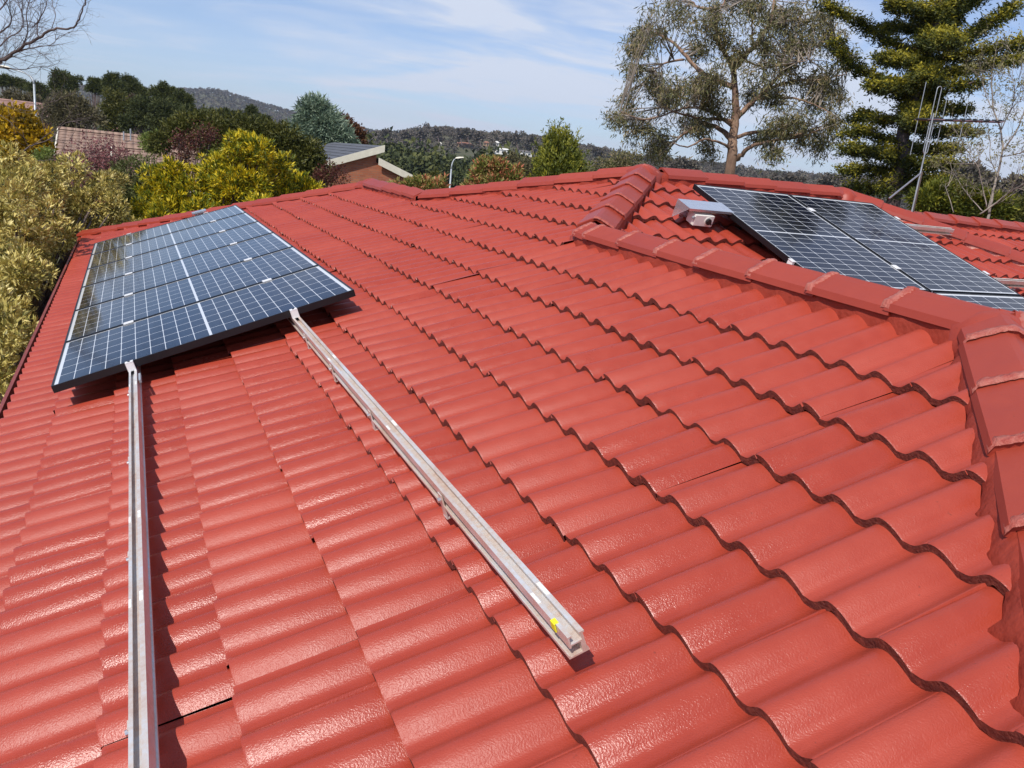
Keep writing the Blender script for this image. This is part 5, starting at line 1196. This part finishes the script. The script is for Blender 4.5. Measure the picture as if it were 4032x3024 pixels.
for y_ in (yq, yw_ + dep - .4):
    w_.add([(xs_[0], y_, gb), (xs_[1], y_, gb), (xs_[1], y_, zm_), (xs_[0], y_, zl), (xs_[0], y_ + .2, gb), (xs_[1], y_ + .2, gb), (xs_[1], y_ + .2, zm_), (xs_[0], y_ + .2, zl)], [(0, 1, 2, 3), (7, 6, 5, 4), (0, 4, 5, 1), (1, 5, 6, 2), (2, 6, 7, 3), (3, 7, 4, 0)])
    w_.add([(xs_[1], y_, gb), (xs_[2], y_, gb), (xs_[2], y_, zr3), (xs_[1], y_, zr2), (xs_[1], y_ + .2, gb), (xs_[2], y_ + .2, gb), (xs_[2], y_ + .2, zr3), (xs_[1], y_ + .2, zr2)], [(0, 1, 2, 3), (7, 6, 5, 4), (0, 4, 5, 1), (2, 6, 7, 3), (3, 7, 4, 0), (1, 5, 6, 2)])
w_.box((xs_[0] + .1, yw_ + dep / 2, (gb + zl) / 2), (.18, dep - 1.3, zl - gb - .1)); w_.box((xs_[2] - .1, yw_ + dep / 2, (gb + zr3) / 2), (.18, dep - 1.3, zr3 - gb - .1)); w_.box((xs_[1] - .08, yw_ + dep / 2, (zr2 + zm_) / 2 - .1), (.16, dep - 1.3, zm_ - zr2))
w_.build('wall', M_BRICK, hb)
# distant buildings on the middle ridge
def far_house(px0, px1, py, depth, hgt, roofm, wallm, label, name='distant_house'):
    depth = find_depth((px0 + px1) / 2, py, hgt)
    A_ = at(px0, py, depth); B_ = at(px1, py, depth); ex_ = unit(np.array([*(B_ - A_)[:2], 0])); ln = np.linalg.norm(B_ - A_); ey_ = np.array([-ex_[1], ex_[0], 0]); ez = np.array([0, 0, 1.]); dpt = min(ln * .6, 14)
    r_ = empty(name, (A_ + B_) / 2 - [0, 0, hgt + 3], label, 'house', 'houses on the far ridge'); c_ = (A_ + B_) / 2 + ey_ * dpt / 2
    MB().box(c_ - ez * (hgt / 2 + 2), (ln, dpt, hgt + 4), (ex_, ey_, ez)).build('wall', wallm, r_)
    rf = MB(); rh = max(1.3, dpt * .16)
    q_ = lambda a, b, c: c_ + ex_ * a + ey_ * b + ez * c
    l2, d2 = ln / 2 + .6, dpt / 2 + .6
    rf.add([q_(-l2, -d2, 0), q_(l2, -d2, 0), q_(l2, d2, 0), q_(-l2, d2, 0), q_(-l2 + d2, 0, rh), q_(l2 - d2, 0, rh)] if ln > dpt * 1.3 else [q_(-l2, -d2, 0), q_(l2, -d2, 0), q_(l2, d2, 0), q_(-l2, d2, 0), q_(-l2 * .3, 0, rh), q_(l2 * .3, 0, rh)], [(0, 1, 5, 4), (1, 2, 5), (2, 3, 4, 5), (3, 0, 4), (3, 2, 1, 0)])
    rf.build('roof', roofm, r_)
    wn = MB(); nw = max(2, int(ln / 3.5))
    for i in range(nw): wn.box(q_(-ln / 2 + ln * (i + .5) / nw, -dpt / 2 - .05, -hgt * .5), (ln / nw * .5, .12, hgt * .42), (ex_, ey_, ez))
    wn.build('window', M_GLAZE, r_)
WW = simple('white_render', (.78, .76, .70), .6); TR = simple('terracotta_roof', (.30, .14, .09), .8); GR = simple('grey_roof', (.16, .15, .155), .8); TW = simple('tan_wall', (.42, .27, .17), .8)
far_house(1950, 2015, 590, 470, 3.6, WW, WW, 'long white building left of the pair below the ridge')
far_house(2035, 2095, 598, 455, 3.2, GR, WW, 'white building with a grey roof, right of the pair below the ridge')
far_house(1790, 1868, 567, 560, 2.6, TR, TW, 'house with a terracotta roof left of the white buildings')
far_house(1905, 1925, 562, 600, 3.0, TR, TW, 'small orange house on the ridge above the white buildings')
far_house(1945, 1966, 562, 600, 3.0, WW, WW, 'small white gabled house just above the long white building')
far_house(1968, 2012, 565, 590, 3.0, GR, GR, 'dark grey roofed house above the long white building')
far_house(1725, 1738, 566, 600, 3.0, WW, WW, 'tiny white house at the left end of the ridge houses')

# timber fence piece at the lower left below the gutter
fb = at(20, 1560, 7.0); fr = empty('timber_fence', (fb[0], fb[1], float(gz(fb[0], fb[1]))), 'short weathered timber fence below the gutter at the far left', 'fence')
for i in range(5):
    MB().box((fb[0] - .62 + i * .135, fb[1] + i * .10, (fb[2] + float(gz(fb[0], fb[1]))) / 2 + .1 - .03 * i), (.16, .03, fb[2] - float(gz(fb[0], fb[1])) + .5), (unit((.8, .6, 0)), unit((-.6, .8, 0)), np.array([0, 0, 1.]))).build('paling', M_TIMB, fr)
MB().box((fb[0] - .35, fb[1] + .24, fb[2] - .1), (.9, .05, .09), (unit((.8, .6, 0)), unit((-.6, .8, 0)), np.array([0, 0, 1.]))).build('rail', M_TIMB, fr)

# ------------------------------------------------------------------ haze over the valley
hz = bpy.data.materials.new('haze_air'); hz.use_nodes = True; t = hz.node_tree
for n_ in list(t.nodes):
    if n_.type != 'OUTPUT_MATERIAL': t.nodes.remove(n_)
pv = t.nodes.new('ShaderNodeVolumePrincipled'); pv.inputs['Color'].default_value = (.72, .82, 1.0, 1); pv.inputs['Density'].default_value = .00010; pv.inputs['Anisotropy'].default_value = .2
t.links.new(pv.outputs[0], t.nodes['Material Output'].inputs['Volume'])
zlo = float(V_TERR_MIN) - 1.0
hb_ = MB().box((CAM[0], CAM[1], (zlo + 260) / 2), (10600, 10600, 260 - zlo)).build('haze', hz); tag(hb_, kind='stuff')
